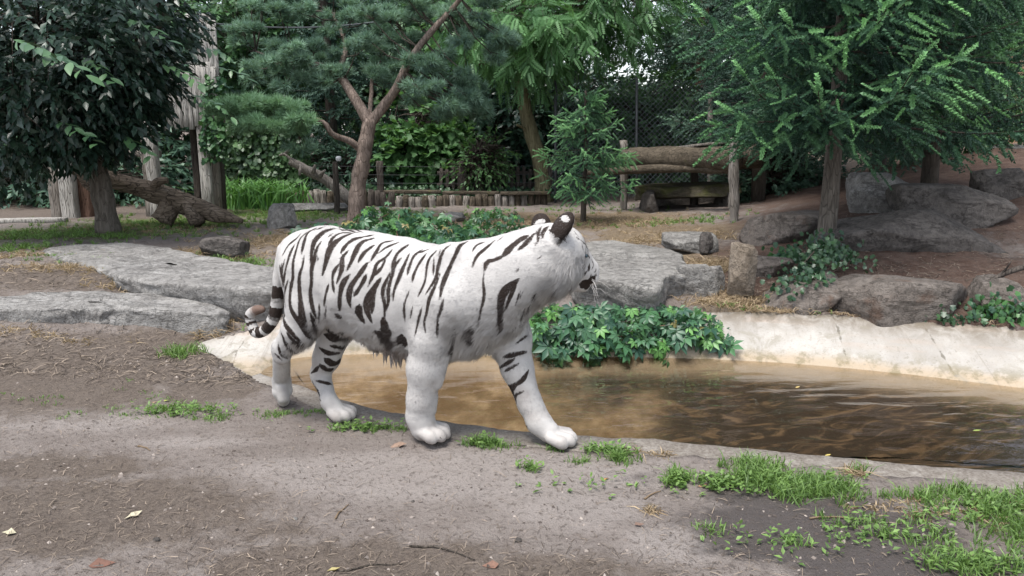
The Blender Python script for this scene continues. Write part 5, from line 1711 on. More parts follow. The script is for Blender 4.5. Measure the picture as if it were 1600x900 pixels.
spruce('spruce_tree', np.array([4.25, 8.1, .8]), 'second dark spruce at the edge of the mound with boughs above the boulders', 5.2, 1.6, .75, 27, .26, 9, tr=.09, lat=.17, shoot=.16, mat=M_SPR, top_taper=.55, tipw=.8, tmpl=(SHOOTS_V, SHOOTS_F))
spruce('spruce_tree', np.array([4.7, 10.2, .8]), 'dark spruce on the mound behind the pale boulder', 5.8, 1.6, .55, 37, .27, 8, tr=.10, lat=.19, shoot=.17, mat=M_SPRD, top_taper=.6, tipw=.4, tmpl=(SHOOTS_V, SHOOTS_F))
spruce('spruce_tree', np.array([3.45, 11.0, .6]), 'tall spruce behind the platform post at the mound foot', 6.0, 1.35, .9, 29, .32, 7, tr=.10, lat=.22, shoot=.19, mat=M_SPRD, top_taper=.6, tipw=.5, tmpl=(SHOOTS_V, SHOOTS_F))
# dark conifers in the back row
for i_, (u, d_, H_, R_, lab) in enumerate(((1085, 14.6, 7.0, 1.5, 'sparse grey-green conifer with a reddish trunk behind the chain-link fence'), (520, 14.5, 5.6, 1.4, 'dark weeping conifer behind the forked pine'),
                                         (1075, 19.0, 8.5, 1.6, 'tall dark conifer far behind the chain-link fence'), (1240, 13.0, 8.0, 2.0, 'tall dark conifer behind the big spruce'), (1480, 15.0, 8.0, 2.1, 'tall dark conifer behind the mound crest'))):
    p = PD(u, 300, d_)
    p[2] = gzv(p)
    spruce('conifer_tree', p, lab, H_, R_, .9, 200 + i_, .38, 7, tr=.13, lat=.30, shoot=.26, bark=M_REDW if i_ == 0 else M_BARKD, mat=M_SPRD, top_taper=.6, tipw=.35, tmpl=(SHOOTS_V, SHOOTS_F))

# ------------------------------------------------------------------ dark broadleaf at the left
r = np.random.default_rng(301)
tb = PG(168, 364, .37)
dk = tree('broadleaf_tree', tb, 'dark glossy-leaved tree with a leaning trunk and low dense crown beside the gateway')
wood, leaf = MB(), MB()
put_tube(wood, catmull([PD(170, 366, tb[1]), PD(163, 320, tb[1]), PD(152, 268, tb[1]), PD(135, 200, tb[1] - .1), PD(120, 90, tb[1] - .2), PD(110, -60, tb[1] - .3)], 24), np.linspace(.135, .055, 24), 14, .03, 6, freq=5)
ctr = [PD(u, v, tb[1] + dd) for u, v, dd in ((140, 200, -.1), (120, 120, -.3), (230, 130, -.4), (40, 150, -.6), (60, 40, -.8), (250, 40, -.6))]
limbs = []
twigs = MB()
for c in ctr: limbs.append(MB()); put_tube(limbs[-1], catmull([PD(140, 215, tb[1]), (PD(140, 180, tb[1]) + c) / 2, c], 10), np.linspace(.06, .02, 10), 8, .01, 4)
blobs = [(PD(95, 100, tb[1] - .5), np.array([1.05, 1.1, .72]), 4), (PD(20, 150, tb[1] - .8), np.array([.9, .9, .55]), 2.4), (PD(190, 85, tb[1] - .3), np.array([.48, .8, .48]), 1.6), (PD(125, 195, tb[1] - .3), np.array([.55, .6, .26]), 1.4),
         (PD(60, 20, tb[1] - 1.0), np.array([1.3, 1.0, .8]), 3), (PD(220, -5, tb[1] - .4), np.array([.55, .8, .5]), 1.4), (PD(-80, 120, tb[1] - .6), np.array([1.2, 1, 1.1]), 2.5), (PD(180, 155, tb[1] - .5), np.array([.30, .45, .22]), .6)]
crown(r, blobs, 3000, 9, .105, leaf, twigs, ctr, droop=.45, twig=.28, flat=.5, lumps=.55)
M_DKLEAF = mat_leaf('dark_glossy_leaves', (.008, .019, .017), (.032, .066, .042), .33, .16, spec=.5)
tko = tpar(wood, 'trunk', M_BARKG, dk)
for q in limbs: sub_part(q, 'limb', M_BARKG, tko)
tpar(twigs, 'twigs', M_BARKD, dk, 'stuff')
tpar(leaf, 'crown', M_DKLEAF, dk, 'stuff')
# its nearest sprays, leaf by leaf
M_NEARLEAF, nt, p, out = new_mat('single_leaf')
k = NT(nt)
oi = k.n('ShaderNodeObjectInfo')
k.l(k.mix(oi.outputs['Random'], (.030, .075, .034), (.075, .155, .060)), p.inputs['Base Color'])
p.inputs['Roughness'].default_value = .38
BIGLEAF = make_mesh('leaf', np.array([[0, 0, 0], [.2, .15, .03], [.5, .21, .04], [.8, .12, .0], [1, 0, -.10], [.8, -.12, 0], [.5, -.21, .04], [.2, -.15, .03], [.25, 0, 0], [.5, 0, -.01], [.8, 0, -.05]]),
                    np.array([[0, 8, 1], [1, 8, 9], [1, 9, 2], [2, 9, 10], [2, 10, 3], [3, 10, 4], [0, 7, 8], [7, 9, 8], [7, 6, 9], [6, 10, 9], [6, 5, 10], [5, 4, 10]]))
BIGLEAF.materials.append(M_NEARLEAF)
def leaf_obj(me, parent, pos, X, N, s, name='leaf'):
    X = nrm(np.asarray(X, float)); Y = nrm(np.cross(N, X)); Z = np.cross(X, Y)
    from mathutils import Matrix
    M = Matrix(((X[0] * s, Y[0] * s, Z[0] * s, pos[0]), (X[1] * s, Y[1] * s, Z[1] * s, pos[1]), (X[2] * s, Y[2] * s, Z[2] * s, pos[2]), (0, 0, 0, 1)))
    o = bpy.data.objects.new(name, me)
    COL.objects.link(o)
    o.parent = parent
    o.matrix_basis = parent.matrix_basis.inverted() @ M
    return o
for (u, v, d_, az, n_l) in ((20, 62, 6.2, .1, 13), (55, 75, 6.0, -.1, 11), (300, 150, 8.0, .2, 12), (250, 100, 7.9, .3, 12), (130, 90, 7.4, 1, 10), (320, 75, 8.3, .3, 12), (180, 210, 8.0, .6, 10), (90, 190, 7.4, -.4, 10), (340, 105, 8.6, .2, 9), (200, 30, 7.6, .5, 11)):
    a = PD(u, v, d_)
    D0 = nrm(np.array([math.cos(az), -.35, -.12]))
    for i_ in range(n_l):
        t = i_ / n_l
        sd_ = np.cross(D0, [0, 0, 1]) * (1 if i_ % 2 else -1)
        leaf_obj(BIGLEAF, dk, a + D0 * t * .5 + np.array([0, 0, -.18 * t * t]), D0 * .6 + sd_ * .75 + r.normal(0, .2, 3) + np.array([0, 0, -.35]), np.array([0, -.3, 1]) + r.normal(0, .25, 3), .145 * r.uniform(.7, 1.15))

# ------------------------------------------------------------------ leaning tree with feathery leaves
r = np.random.default_rng(401)
lb = PG(850, 314, .36)
ash = tree('ash_tree', lb, 'slender tree with a bent olive trunk and hanging feathery leaves')
wood, leaf = MB(), MB()
dA = lb[1]
tr_ = catmull([PD(850, 318, dA), PD(848, 285, dA), PD(842, 245, dA), PD(826, 195, dA), PD(816, 140, dA), PD(811, 95, dA), PD(812, 40, dA + .2), PD(830, -40, dA + .5), PD(850, -140, dA + .8)], 34)
put_tube(wood, tr_, np.r_[np.linspace(.16, .135, 6), np.linspace(.13, .06, 28)], 14, .02, 9, freq=6)
limbs, twigs = [MB() for q in range(7)], MB()
put_tube(limbs[0], catmull([PD(812, 102, dA), PD(790, 99, dA - .2), PD(745, 98, dA - .5)], 10), np.linspace(.04, .035, 10), 8, .006, 3)
put_tube(limbs[1], catmull([PD(832, 215, dA), PD(818, 200, dA - .1), PD(808, 195, dA - .2)], 8), np.linspace(.035, .02, 8), 8, .006, 3)
for i_, q in enumerate(((900, 30, .2), (960, 10, .0), (760, 20, -.3), (880, -40, .6), (1010, -20, -.1))):
    put_tube(limbs[2 + i_], catmull([PD(812, 60, dA + .1), (PD(812, 20, dA) + PD(q[0], q[1], dA + q[2])) / 2, PD(*q[:2], dA + q[2])], 10), np.linspace(.05, .015, 10), 7, .006, 2)
blobs = [(PD(u, v, dA + dd), np.array([rx, .9, rz]), w_) for u, v, dd, rx, rz, w_ in ((800, 30, -.3, .75, .45, 2), (870, 45, -.2, .6, .32, 1.6), (940, 15, -.2, .8, .33, 2), (1000, 5, 0, .5, .3, 1), (750, 45, -.4, .5, .45, 1.2), (840, -50, 0, 1.6, .6, 3), (830, 80, -.2, .4, .22, .8), (970, -60, 0, 1.2, .5, 2))]
crown(r, blobs, 620, 6, .27, leaf, twigs, None, (COMP_V, COMP_F), .75, .4, (0, 1), .2, .5, .3, .4)
M_ASH = mat_leaf('feathery_leaves', (.050, .12, .05), (.13, .27, .105), .45, .3)
tko = tpar(wood, 'trunk', M_BARKO, ash)
for q in limbs: sub_part(q, 'limb', M_BARKO, tko)
tpar(twigs, 'twigs', M_BARKD, ash, 'stuff')
tpar(leaf, 'crown', M_ASH, ash, 'stuff')

# ------------------------------------------------------------------ wood behind the fences, tree by tree
def bush_tree(name, u, d_, label, blobs, n, per, llen, mat, seed, tmpl=(LEAF_V, LEAF_F), trunk_h=1.5, tw=.07, droop=.35, bark=None, cat='tree', lumps=.45, flat=.6, twig=.35):
    r = np.random.default_rng(seed)
    n = int(n * .88)
    b = PD(u, 300, d_)
    b[2] = gzv(b)
    root = tree(name, b, label, cat)
    wood, lf = MB(), MB()
    bl_ = [(PD(bu, bv, d_ + bd), np.array([ru / FPX * d_, ru / FPX * d_ * .75, rv / FPX * d_]), ru * rv) for bu, bv, bd, ru, rv in blobs]
    top = bl_[0][0]
    P = catmull([b + [0, 0, -.1], b * .5 + (top + [0, 0, -.3]) * .5 + [.08, 0, 0], top + [0, 0, .2]], 14)
    put_tube(wood, P, np.linspace(tw, tw * .35, 14), 9, tw * .12, seed, freq=6)
    for c, _, _ in bl_[1:]:
        put_tube(wood, catmull([P[6], (P[9] + c) / 2 + [0, 0, .1], c], 8), np.linspace(tw * .55, tw * .15, 8), 6, cap=False)
    crown(r, bl_, n, per, llen, lf, wood, P[5:], tmpl, droop, twig, (0, 1), .25, flat, .3, lumps, .008)
    tpar(wood, 'trunk', bark or M_BARKD, root)
    tpar(lf, 'crown', mat, root, 'stuff')
M_LAUREL = mat_leaf('laurel_leaves', (.022, .052, .042), (.065, .125, .082), .32, .12, spec=.5)
M_MAPLE = mat_leaf('yellow_green_leaves', (.050, .120, .045), (.115, .235, .085), .5, .35)
M_MID = mat_leaf('mid_green_leaves', (.035, .085, .040), (.10, .20, .085), .45, .25)
M_FAR = mat_leaf('deep_green_leaves', (.032, .072, .054), (.085, .160, .098), .45, .18)
bush_tree('maple_tree', 655, 14.2, 'bright yellow-green maple behind the forked pine', [(660, 200, 0, 55, 50), (640, 240, -.2, 40, 30), (690, 235, -.1, 50, 35), (620, 185, .1, 35, 30), (715, 255, 0, 35, 22)], 900, 9, .13, M_MAPLE, 501, (IVY_V, IVY_F), tw=.05, lumps=.5)
bush_tree('laurel_tree', 790, 15.0, 'dark glossy laurel between the maple and the bent tree', [(780, 190, 0, 75, 75), (750, 110, .2, 70, 60), (800, 255, -.2, 60, 35), (720, 170, .3, 50, 70)], 1000, 9, .17, M_LAUREL, 502)
bush_tree('laurel_tree', 925, 15.2, 'dark glossy laurel between the bent tree and the chain-link fence', [(920, 170, 0, 75, 65), (865, 130, .3, 45, 45), (960, 235, -.2, 80, 50), (900, 260, 0, 70, 35)], 1100, 9, .17, M_LAUREL, 503)
bush_tree('understorey_tree', 1010, 14.2, 'mid-green leafy tree just behind the chain-link fence', [(1000, 195, 0, 70, 45), (1040, 160, .3, 50, 45), (965, 170, .3, 40, 35), (1050, 235, 0, 60, 40)], 800, 9, .13, M_MID, 504)
bush_tree('roadside_tree', 590, 17.5, 'green leafy tree rising above the forked pine', [(580, 60, 0, 110, 80), (480, 40, .5, 100, 70), (660, 40, .4, 90, 80), (560, 150, 0, 90, 60)], 1300, 9, .20, M_MID, 505, tw=.14)
bush_tree('roadside_tree', 380, 15.0, 'fresh green tree behind the gateway post', [(400, 80, 0, 80, 80), (350, 30, 0, 80, 70), (440, 130, .3, 70, 60), (460, 20, .3, 80, 60)], 1200, 9, .16, M_MID, 506, tw=.12)
bush_tree('evergreen_tree', 200, 13.5, 'dark evergreen filling the gateway opening', [(200, 230, 0, 110, 80), (100, 250, .2, 110, 70), (290, 230, -.2, 50, 80), (20, 240, 0, 100, 80), (200, 120, .5, 150, 80)], 1500, 9, .17, M_FAR, 507, tw=.12)
bush_tree('evergreen_tree', 40, 16.5, 'tall dark evergreen behind the broadleaf crown', [(60, 60, 0, 200, 110), (-60, 150, 0, 150, 120), (220, 40, .5, 130, 90)], 1000, 9, .26, M_FAR, 508, tw=.2)
bush_tree('evergreen_tree', 700, 20.5, 'tall dark evergreen far behind the maple', [(720, 90, 0, 130, 120), (640, 180, 0, 120, 100), (770, 170, .5, 90, 100), (740, -20, 0, 120, 80)], 1300, 9, .28, M_FAR, 509, tw=.22)
bush_tree('evergreen_tree', 920, 22.0, 'tall dark evergreen far behind the bent tree', [(880, 190, 0, 140, 80), (800, 130, .5, 60, 80), (1010, 200, 0, 120, 60)], 1200, 9, .27, M_FAR, 510, tw=.22)
bush_tree('evergreen_tree', 1180, 20.0, 'broad dark tree far behind the platform', [(1160, 100, 0, 130, 130), (1260, 180, 0, 120, 110), (1100, 210, 0, 90, 80), (1300, 40, 0, 140, 100)], 1300, 9, .28, M_FAR, 511, tw=.22)
bush_tree('evergreen_tree', 1500, 18.0, 'broad dark tree beyond the crest of the mound', [(1480, 90, 0, 150, 120), (1600, 130, .3, 130, 90), (1400, 180, 0, 100, 80), (1620, 0, 0, 150, 90), (1500, 200, 0, 90, 50)], 1300, 9, .25, M_MID, 512, tw=.2)
bush_tree('evergreen_tree', 420, 21.0, 'tall shady tree far behind the gateway', [(420, 140, 0, 170, 130), (300, 60, 0, 150, 120), (520, 190, 0, 120, 110), (480, 0, 0, 150, 90)], 1300, 9, .28, M_FAR, 513, tw=.22)
bush_tree('undergrowth_shrub', 30, 12.2, 'dark low shrub behind the gateway posts', [(20, 275, 0, 90, 45), (120, 285, .1, 80, 40), (210, 280, .2, 70, 45), (-80, 270, 0, 80, 50)], 900, 9, .12, M_FAR, 519, tw=.03, cat='shrub')
bush_tree('undergrowth_shrub', 480, 14.0, 'dark low shrub behind the dead branch', [(470, 270, 0, 70, 30), (540, 265, .1, 60, 35), (590, 270, 0, 40, 28)], 520, 9, .12, M_FAR, 520, tw=.03, cat='shrub')
bush_tree('undergrowth_shrub', 790, 15.4, 'dark low shrub behind the picket fence', [(760, 275, 0, 80, 30), (830, 270, 0, 50, 35), (690, 275, 0, 50, 28)], 520, 9, .12, M_FAR, 521, tw=.03, cat='shrub')
bush_tree('undergrowth_shrub', 940, 14.6, 'dark low shrub behind the young spruce', [(900, 280, 0, 60, 30), (980, 270, 0, 70, 35), (1060, 275, 0, 60, 30)], 560, 9, .12, M_FAR, 522, tw=.03, cat='shrub')
bush_tree('undergrowth_shrub', 745, 13.0, 'light green shrub at the end of the picket fence', [(748, 258, 0, 28, 22), (765, 240, .1, 20, 18)], 150, 8, .09, M_MAPLE, 523, tw=.02, cat='shrub')
bush_tree('holly_shrub', 1175, 11.6, 'dark shrub in the shade between platform and mound', [(1200, 285, 0, 70, 45), (1240, 265, .3, 60, 50), (1170, 270, .4, 40, 45)], 800, 9, .10, M_FAR, 524, tw=.03, cat='shrub')
bush_tree('mound_shrub', 1510, 11.5, 'leafy green shrub on top of the mound under the spruce boughs', [(1510, 195, 0, 70, 40), (1570, 150, 0, 60, 50), (1440, 215, 0, 60, 30)], 560, 9, .10, M_MID, 525, tw=.03, cat='shrub')
# ------------------------------------------------------------------ creepers, ivy, irises, grass, litter
r = np.random.default_rng(601)
def obj_leaf_mat(name, a, b, rough=.42):
    m, nt, p, out = new_mat(name)
    k = NT(nt)
    oi = k.n('ShaderNodeObjectInfo')
    k.l(k.mix(oi.outputs['Random'], a, b), p.inputs['Base Color'])
    p.inputs['Roughness'].default_value = rough
    p.inputs['Specular IOR Level'].default_value = .4
    return m
M_CREEP = mat_leaf('creeper_leaves', (.022, .062, .036), (.085, .20, .055), .4, .2, spec=.4)
M_CREEP1 = obj_leaf_mat('creeper_leaf_dark', (.020, .060, .040), (.060, .150, .062))
M_CREEP2 = obj_leaf_mat('creeper_leaf_fresh', (.075, .185, .05), (.12, .28, .07))
M_STEM = mat_plain('creeper_stem', (.16, .085, .055), .7)
PALM_D = make_mesh('leaf', PALM_V, PALM_F); PALM_D.materials.append(M_CREEP1)
PALM_L = make_mesh('leaf', PALM_V, PALM_F); PALM_L.materials.append(M_CREEP2)
PALM_W = make_mesh('leaf', PALM_V, PALM_F); PALM_W.materials.append(obj_leaf_mat('creeper_leaf_withered', (.16, .12, .05), (.24, .22, .08)))

def creeper(name, label, surf, n_bulk, n_big, seed, size=.09, nrmv=(0, -.7, .7), stems=18):
    """surf(rng, n) -> positions on the drape, with outward normals"""
    r = np.random.default_rng(seed)
    P, N = surf(r, n_bulk)
    root = empty(name, P.mean(0) * np.array([1, 1, 0]) + np.array([0, 0, P[:, 2].min()]), label, 'creeper')
    lf = MB()
    X = rdir(r, n_bulk) * .8 + np.array([0, -.3, -.6])
    Pb = P - N * (r.uniform(.0, .10, n_bulk))[:, None]
    inst(PALM_V, PALM_F, Pb, X, N + rdir(r, n_bulk) * .45, size * r.uniform(.35, 1.05, n_bulk), lf, tone=np.clip(r.uniform(0, .7, n_bulk) + .5 * fbm(P * 3, 2, seed), 0, 1))
    st = MB()
    for i in range(stems):
        a, b = P[r.integers(0, n_bulk)], P[r.integers(0, n_bulk)]
        if np.linalg.norm(a - b) > 1.2: continue
        c_ = (a + b) / 2
        put_tube(st, catmull([a - N[0] * .05, c_ - N[0] * .09, b - N[0] * .05], 8), .004, 5, cap=False)
    tpar(lf, 'foliage', M_CREEP, root, 'stuff')
    tpar(st, 'stem', M_STEM, root, 'stuff')
    P2, N2 = surf(r, n_big)
    for i in range(n_big):
        fresh = fbm((P2[i] * 3)[None], 2, seed)[0] + r.normal(0, .18) > .22
        leaf_obj(PALM_W if r.random() < .035 else PALM_L if fresh else PALM_D, root, P2[i] + N2[i] * r.uniform(0, .05), rdir(r, 1)[0] * .6 + np.array([0, -.3, -.55]), N2[i] + rdir(r, 1)[0] * .35, size * (r.uniform(.5, .95) if fresh else r.uniform(.6, 1.35)))
    return root

def hang(r, n):                                   # curtain below the flat boulder down the pond wall
    u = r.uniform(818, 1140, n)
    t = r.random(n)
    top = np.interp(u, [818, 850, 940, 1050, 1090, 1140], [450, 470, 480, 474, 484, 515])
    bot = np.interp(u, [818, 850, 880, 960, 1010, 1060, 1100, 1140], [552, 560, 545, 548, 556, 540, 545, 560])
    bot = bot + 9 * np.sin(u * .11) + 6 * np.sin(u * .043 + 1)
    bot = bot + 6 - 10 * (fbm(np.stack([u * .03, 0 * u, 0 * u], 1), 3, 17) > .12)
    v = top + (bot - top) * t
    d_ = 5.62 - .26 * t - .10 * np.sin(t * np.pi)
    P = np.array([PD(a, b, c) for a, b, c in zip(u, v, d_)])
    N = nrm(np.tile([0, -.8, .55], (n, 1)) + r.normal(0, .2, (n, 3)))
    return P, N
creeper('creeper', 'curtain of five-fingered creeper leaves hanging under the flat boulder to the pond', hang, 760, 190, 611, .095, stems=40)
def mound(blobs):
    def f(r, n):
        w_ = np.array([b[3] * b[4] for b in blobs], float)
        ch = r.choice(len(blobs), n, p=w_ / w_.sum())
        d = rdir(r, n)
        d[:, 2] = np.abs(d[:, 2])
        B = np.array([PG(b[0], b[1], b[2]) for b in blobs])[ch]
        R = np.array([[b[3], b[4], b[5]] for b in blobs])[ch]
        return B + d * R * (r.uniform(.75, 1, n) ** .4)[:, None], nrm(d / R + np.array([0, -.2, .5]))
    return f
creeper('creeper', 'leafy creeper mound spreading at the foot of the forked pine', mound([(600, 378, .30, .55, .5, .40), (655, 375, .30, .5, .5, .34), (555, 370, .30, .35, .4, .16), (500, 372, .3, .4, .35, .14), (690, 385, .3, .35, .35, .2), (640, 395, .28, .5, .4, .18)]), 1500, 150, 612, .105)
creeper('creeper', 'smaller bright creeper mound behind the tiger shoulders', mound([(770, 372, .30, .40, .4, .36), (735, 380, .30, .3, .35, .2), (805, 375, .3, .28, .35, .16), (720, 395, .28, .35, .35, .14), (840, 385, .3, .25, .3, .12)]), 1000, 70, 613, .085)

# ivy
M_IVY = mat_leaf('ivy_leaves', (.014, .040, .022), (.055, .115, .045), .38, .12, spec=.45)
def ivy(name, label, P, N, size, seed, mat=None, cat='ivy', stem=True):
    r = np.random.default_rng(seed)
    root = empty(name, P.mean(0) * np.array([1, 1, 0]) + np.array([0, 0, P[:, 2].min()]), label, cat)
    lf = MB()
    n = len(P)
    inst(IVY_V, IVY_F, P, rdir(r, n) * .6 + np.array([0, -.1, -.7]), N + rdir(r, n) * .4, size * r.uniform(.55, 1.15, n), lf, tone=np.clip(r.uniform(0, .75, n) + .5 * fbm(P * 2, 2, seed), 0, 1))
    tpar(lf, 'foliage', mat or M_IVY, root, 'stuff')
    if stem:
        st = MB()
        for i in range(14):
            a, b = P[r.integers(0, n)], P[r.integers(0, n)]
            put_tube(st, np.array([a - N[0] * .04, (a + b) / 2 - N[0] * .06, b - N[0] * .04]), .006, 5, cap=False)
        tpar(st, 'stem', M_BARKD, root, 'stuff')
    return root
def sheet(r, n, u0, u1, v0, v1, d_, bulge=.25, thick=.12):
    u, v = r.uniform(u0, u1, n), r.uniform(v0, v1, n)
    P = np.array([PD(a, b, d_) for a, b in zip(u, v)])
    P[:, 1] += fbm(P * 2.2, 3, 5) * bulge + r.uniform(-thick, thick, n)
    P[:, 2] += fbm(P * 3.0 + 5, 2, 6) * .12
    return P, nrm(np.tile([0, -.9, .4], (n, 1)) + r.normal(0, .2, (n, 3)))
P, N = sheet(r, 4200, 348, 478, 180, 304, 12.9)
ivy('ivy_screen', 'ivy-covered screen of small leaves behind the iris clump', P, N, .095, 621, mat_leaf('ivy_screen_leaves', (.022, .055, .022), (.085, .16, .055), .4, .15))
P, N = sheet(r, 700, 316, 350, 120, 250, 10.72, .03, .06)
ivy('ivy', 'ivy climbing the pale gateway post', P, N, .075, 622, M_CREEP, stem=False)
P, N = sheet(r, 1900, 352, 350 + 520, 292, 306, 13.2, .2, .3)
ivy('ivy', 'low ivy band growing along the top of the log edging', P, N, .08, 623)
def on_ground(r, n, pts, wid, lift=.04):
    """points scattered along a pixel polyline on the ground"""
    Q = np.array([PG(*q) for q in pts])
    L = np.concatenate([[0], np.cumsum(np.linalg.norm(np.diff(Q, axis=0), axis=1))])
    s = r.uniform(0, L[-1], n)
    P = np.stack([np.interp(s, L, Q[:, i]) for i in range(3)], 1)
    P[:, :2] += r.normal(0, wid, (n, 2))
    P[:, 2] = ground_z(P[:, 0], P[:, 1], False) + np.abs(r.normal(0, lift, n))
    return P
P = on_ground(r, 900, [(1365, 480, .3), (1420, 488, .28), (1470, 492, .28), (1530, 488, .3)], .055, .05)
ivy('ivy', 'dark ivy strip trailing over the top of the pond wall', P, nrm(np.tile([0, -.5, .8], (len(P), 1))), .045, 624)
P = on_ground(r, 750, [(1245, 455, .34), (1275, 435, .36), (1320, 415, .42)], .10, .08)
P[:, 2] += .20 * np.exp(-((P[:, 0] - P[:, 0].mean()) / .4) ** 2)
ivy('ivy', 'dark ivy patch draped over the sloping rock on the bank', P, nrm(np.tile([0, -.5, .8], (len(P), 1))), .045, 625)
P = on_ground(r, 320, [(1530, 470, .33), (1560, 480, .30), (1600, 485, .3)], .09, .08)
ivy('ivy', 'loose green ivy by the rounded grey rock on the bank', P, nrm(np.tile([0, -.4, .8], (len(P), 1))), .05, 626, M_CREEP)
P = on_ground(r, 160, [(1215, 405, .42), (1240, 402, .42)], .05, .05)
ivy('weed', 'small leafy weed in the needles above the ivy patch', P, nrm(np.tile([0, -.4, .8], (len(P), 1))), .05, 627, M_CREEP, 'weed', False)

# blades
M_GRASS = mat_leaf('grass_blades', (.055, .105, .030), (.19, .31, .085), .5, .3)
M_STRAW = mat_leaf('dry_grass', (.17, .12, .075), (.40, .31, .20), .7, .2)
M_IRIS = mat_leaf('iris_blades', (.050, .14, .035), (.15, .32, .085), .42, .25)
def blades(r, P, L, w, bend, mb, tone=None, up=1.0, spread=.45):
    n = len(P)
    d = nrm(np.c_[r.normal(0, spread, (n, 2)), np.full(n, up)])
    az = nrm(np.c_[r.normal(0, 1, (n, 2)), np.zeros(n)])
    side = nrm(np.cross(d, az + 1e-3))
    L = np.asarray(L)[:, None]
    m1 = P + d * L * .5
    t_ = P + d * L * .92 + az * L * bend - np.array([0, 0, 1.0]) * L * bend * .7
    V = np.stack([P - side * w, P + side * w, m1 - side * w * .8, m1 + side * w * .8, t_], 1).reshape(-1, 3)
    b = np.arange(n)[:, None] * 5
    F = np.concatenate([b + np.array([[0, 1, 3]]), b + np.array([[0, 3, 2]]), b + np.array([[2, 3, 4]])])
    mb.put(V, F, tone=np.repeat(r.random(n) if tone is None else tone, 5))

# iris clump
ir = empty('iris_clump', PG(402, 327, .36), 'clump of long green strap leaves in front of the ivy screen', 'iris')
mb = MB()
n = 620
c = PG(402, 325, .36)
P = c + np.c_[r.normal(0, .30, n), r.normal(0, .14, n), np.zeros(n)]
P[:, 2] = ground_z(P[:, 0], P[:, 1], False)
blades(r, P, r.uniform(.4, .75, n), .013, .35, mb, spread=.32)
tpar(mb, 'leaves', M_IRIS, ir, 'stuff')

# grass: (u, v, z, rx, ry, blades, length)
def patchy(spots, mb, wd, bend, spread):
    for (u, v, z, rx, ry, n, L) in spots:
        c = PG(u, v, z)
        q = r.normal(0, 1, (n, 2)) * .55
        # tufted: several blades share a foot
        nt_ = max(3, n // 9)
        ft = r.normal(0, 1, (nt_, 2)) * .5
        q = ft[r.integers(0, nt_, n)] * np.array([rx, ry]) + r.normal(0, .013, (n, 2))
        P = np.c_[c[:2] + q, np.zeros(n)]
        P = P[~(in_poly(P[:, 0], P[:, 1], RRs) & (poly_dist(P[:, 0], P[:, 1], RRs) > .03))]
        P[:, 2] = ground_z(P[:, 0], P[:, 1]) - .005
        blades(r, P, L * r.uniform(.5, 1.25, len(P)), wd, bend, mb, spread=spread)
mb = MB()
patchy([(280, 640, 0, .22, .07, 420, .05), (330, 655, 0, .12, .04, 160, .04), (430, 650, 0, .15, .05, 160, .04), (470, 648, 0, .18, .04, 160, .035), (560, 672, 0, .16, .03, 220, .045), (600, 675, 0, .10, .03, 120, .045), (665, 688, 0, .05, .015, 60, .03),
        (755, 697, 0, .08, .04, 220, .07), (775, 702, 0, .10, .03, 120, .06), (830, 735, 0, .05, .03, 70, .05), (860, 706, 0, .06, .02, 60, .05), (930, 705, 0, .06, .04, 200, .075), (970, 722, 0, .06, .05, 220, .08), (905, 725, 0, .04, .02, 60, .05),
        (1060, 755, 0, .06, .05, 190, .075), (1125, 760, 0, .08, .05, 220, .07), (1200, 755, 0, .17, .07, 620, .105), (1250, 775, 0, .20, .09, 640, .10), (1170, 735, 0, .12, .04, 300, .09), (1290, 765, 0, .10, .06, 260, .08),
        (1110, 830, 0, .10, .06, 70, .05), (1240, 850, 0, .05, .05, 60, .06), (1390, 840, 0, .22, .10, 180, .06), (1350, 820, 0, .15, .08, 160, .05), (1450, 780, 0, .25, .06, 420, .07), (1550, 800, 0, .28, .10, 480, .10), (1590, 840, 0, .18, .13, 360, .10),
        (1520, 890, 0, .20, .07, 340, .09), (1480, 860, 0, .15, .08, 200, .05), (1600, 790, 0, .2, .08, 320, .09), (1340, 745, 0, .06, .02, 60, .09),
        (285, 555, .03, .10, .12, 420, .09), (345, 548, .02, .10, .12, 300, .12), (100, 645, .02, .1, .06, 60, .03), (200, 650, .0, .15, .05, 80, .03), (230, 620, .02, .3, .2, 120, .03), (60, 620, .04, .3, .2, 100, .03)], mb, .0024, .30, .38)
nw = 0
for (u, v, rx, ry, n) in ((1230, 765, .2, .08, 170), (1130, 765, .08, .05, 60), (1060, 757, .05, .04, 60), (950, 712, .09, .05, 90), (1560, 810, .25, .1, 130), (760, 699, .08, .03, 60), (290, 645, .25, .06, 90), (1390, 840, .25, .1, 60), (1250, 850, .3, .1, 40), (1000, 760, .5, .1, 40), (560, 674, .2, .03, 60), (830, 735, .06, .03, 24), (1530, 885, .2, .06, 80)):
    c = PG(u, v, 0)
    F0 = c[:2] + r.normal(0, .6, (n, 2)) * np.array([rx, ry])
    hgt = r.uniform(.005, .055, n)
    for q in range(3):
        X = np.c_[r.normal(0, 1, (n, 2)), r.uniform(.1, .7, n)]
        P = np.c_[F0, ground_z(F0[:, 0], F0[:, 1]) + hgt * (q + 1) / 3]
        inst(LEAF_V, LEAF_F, P, X, np.tile([0, 0, 1.0], (n, 1)) + r.normal(0, .3, (n, 3)), r.uniform(.015, .034, n), mb, tone=r.uniform(.1, .9, n))
tag(mb.build('foreground_grass', M_GRASS), 'green grass tufts and small weeds along the near pond rim', 'grass', kind='stuff')
mb = MB()
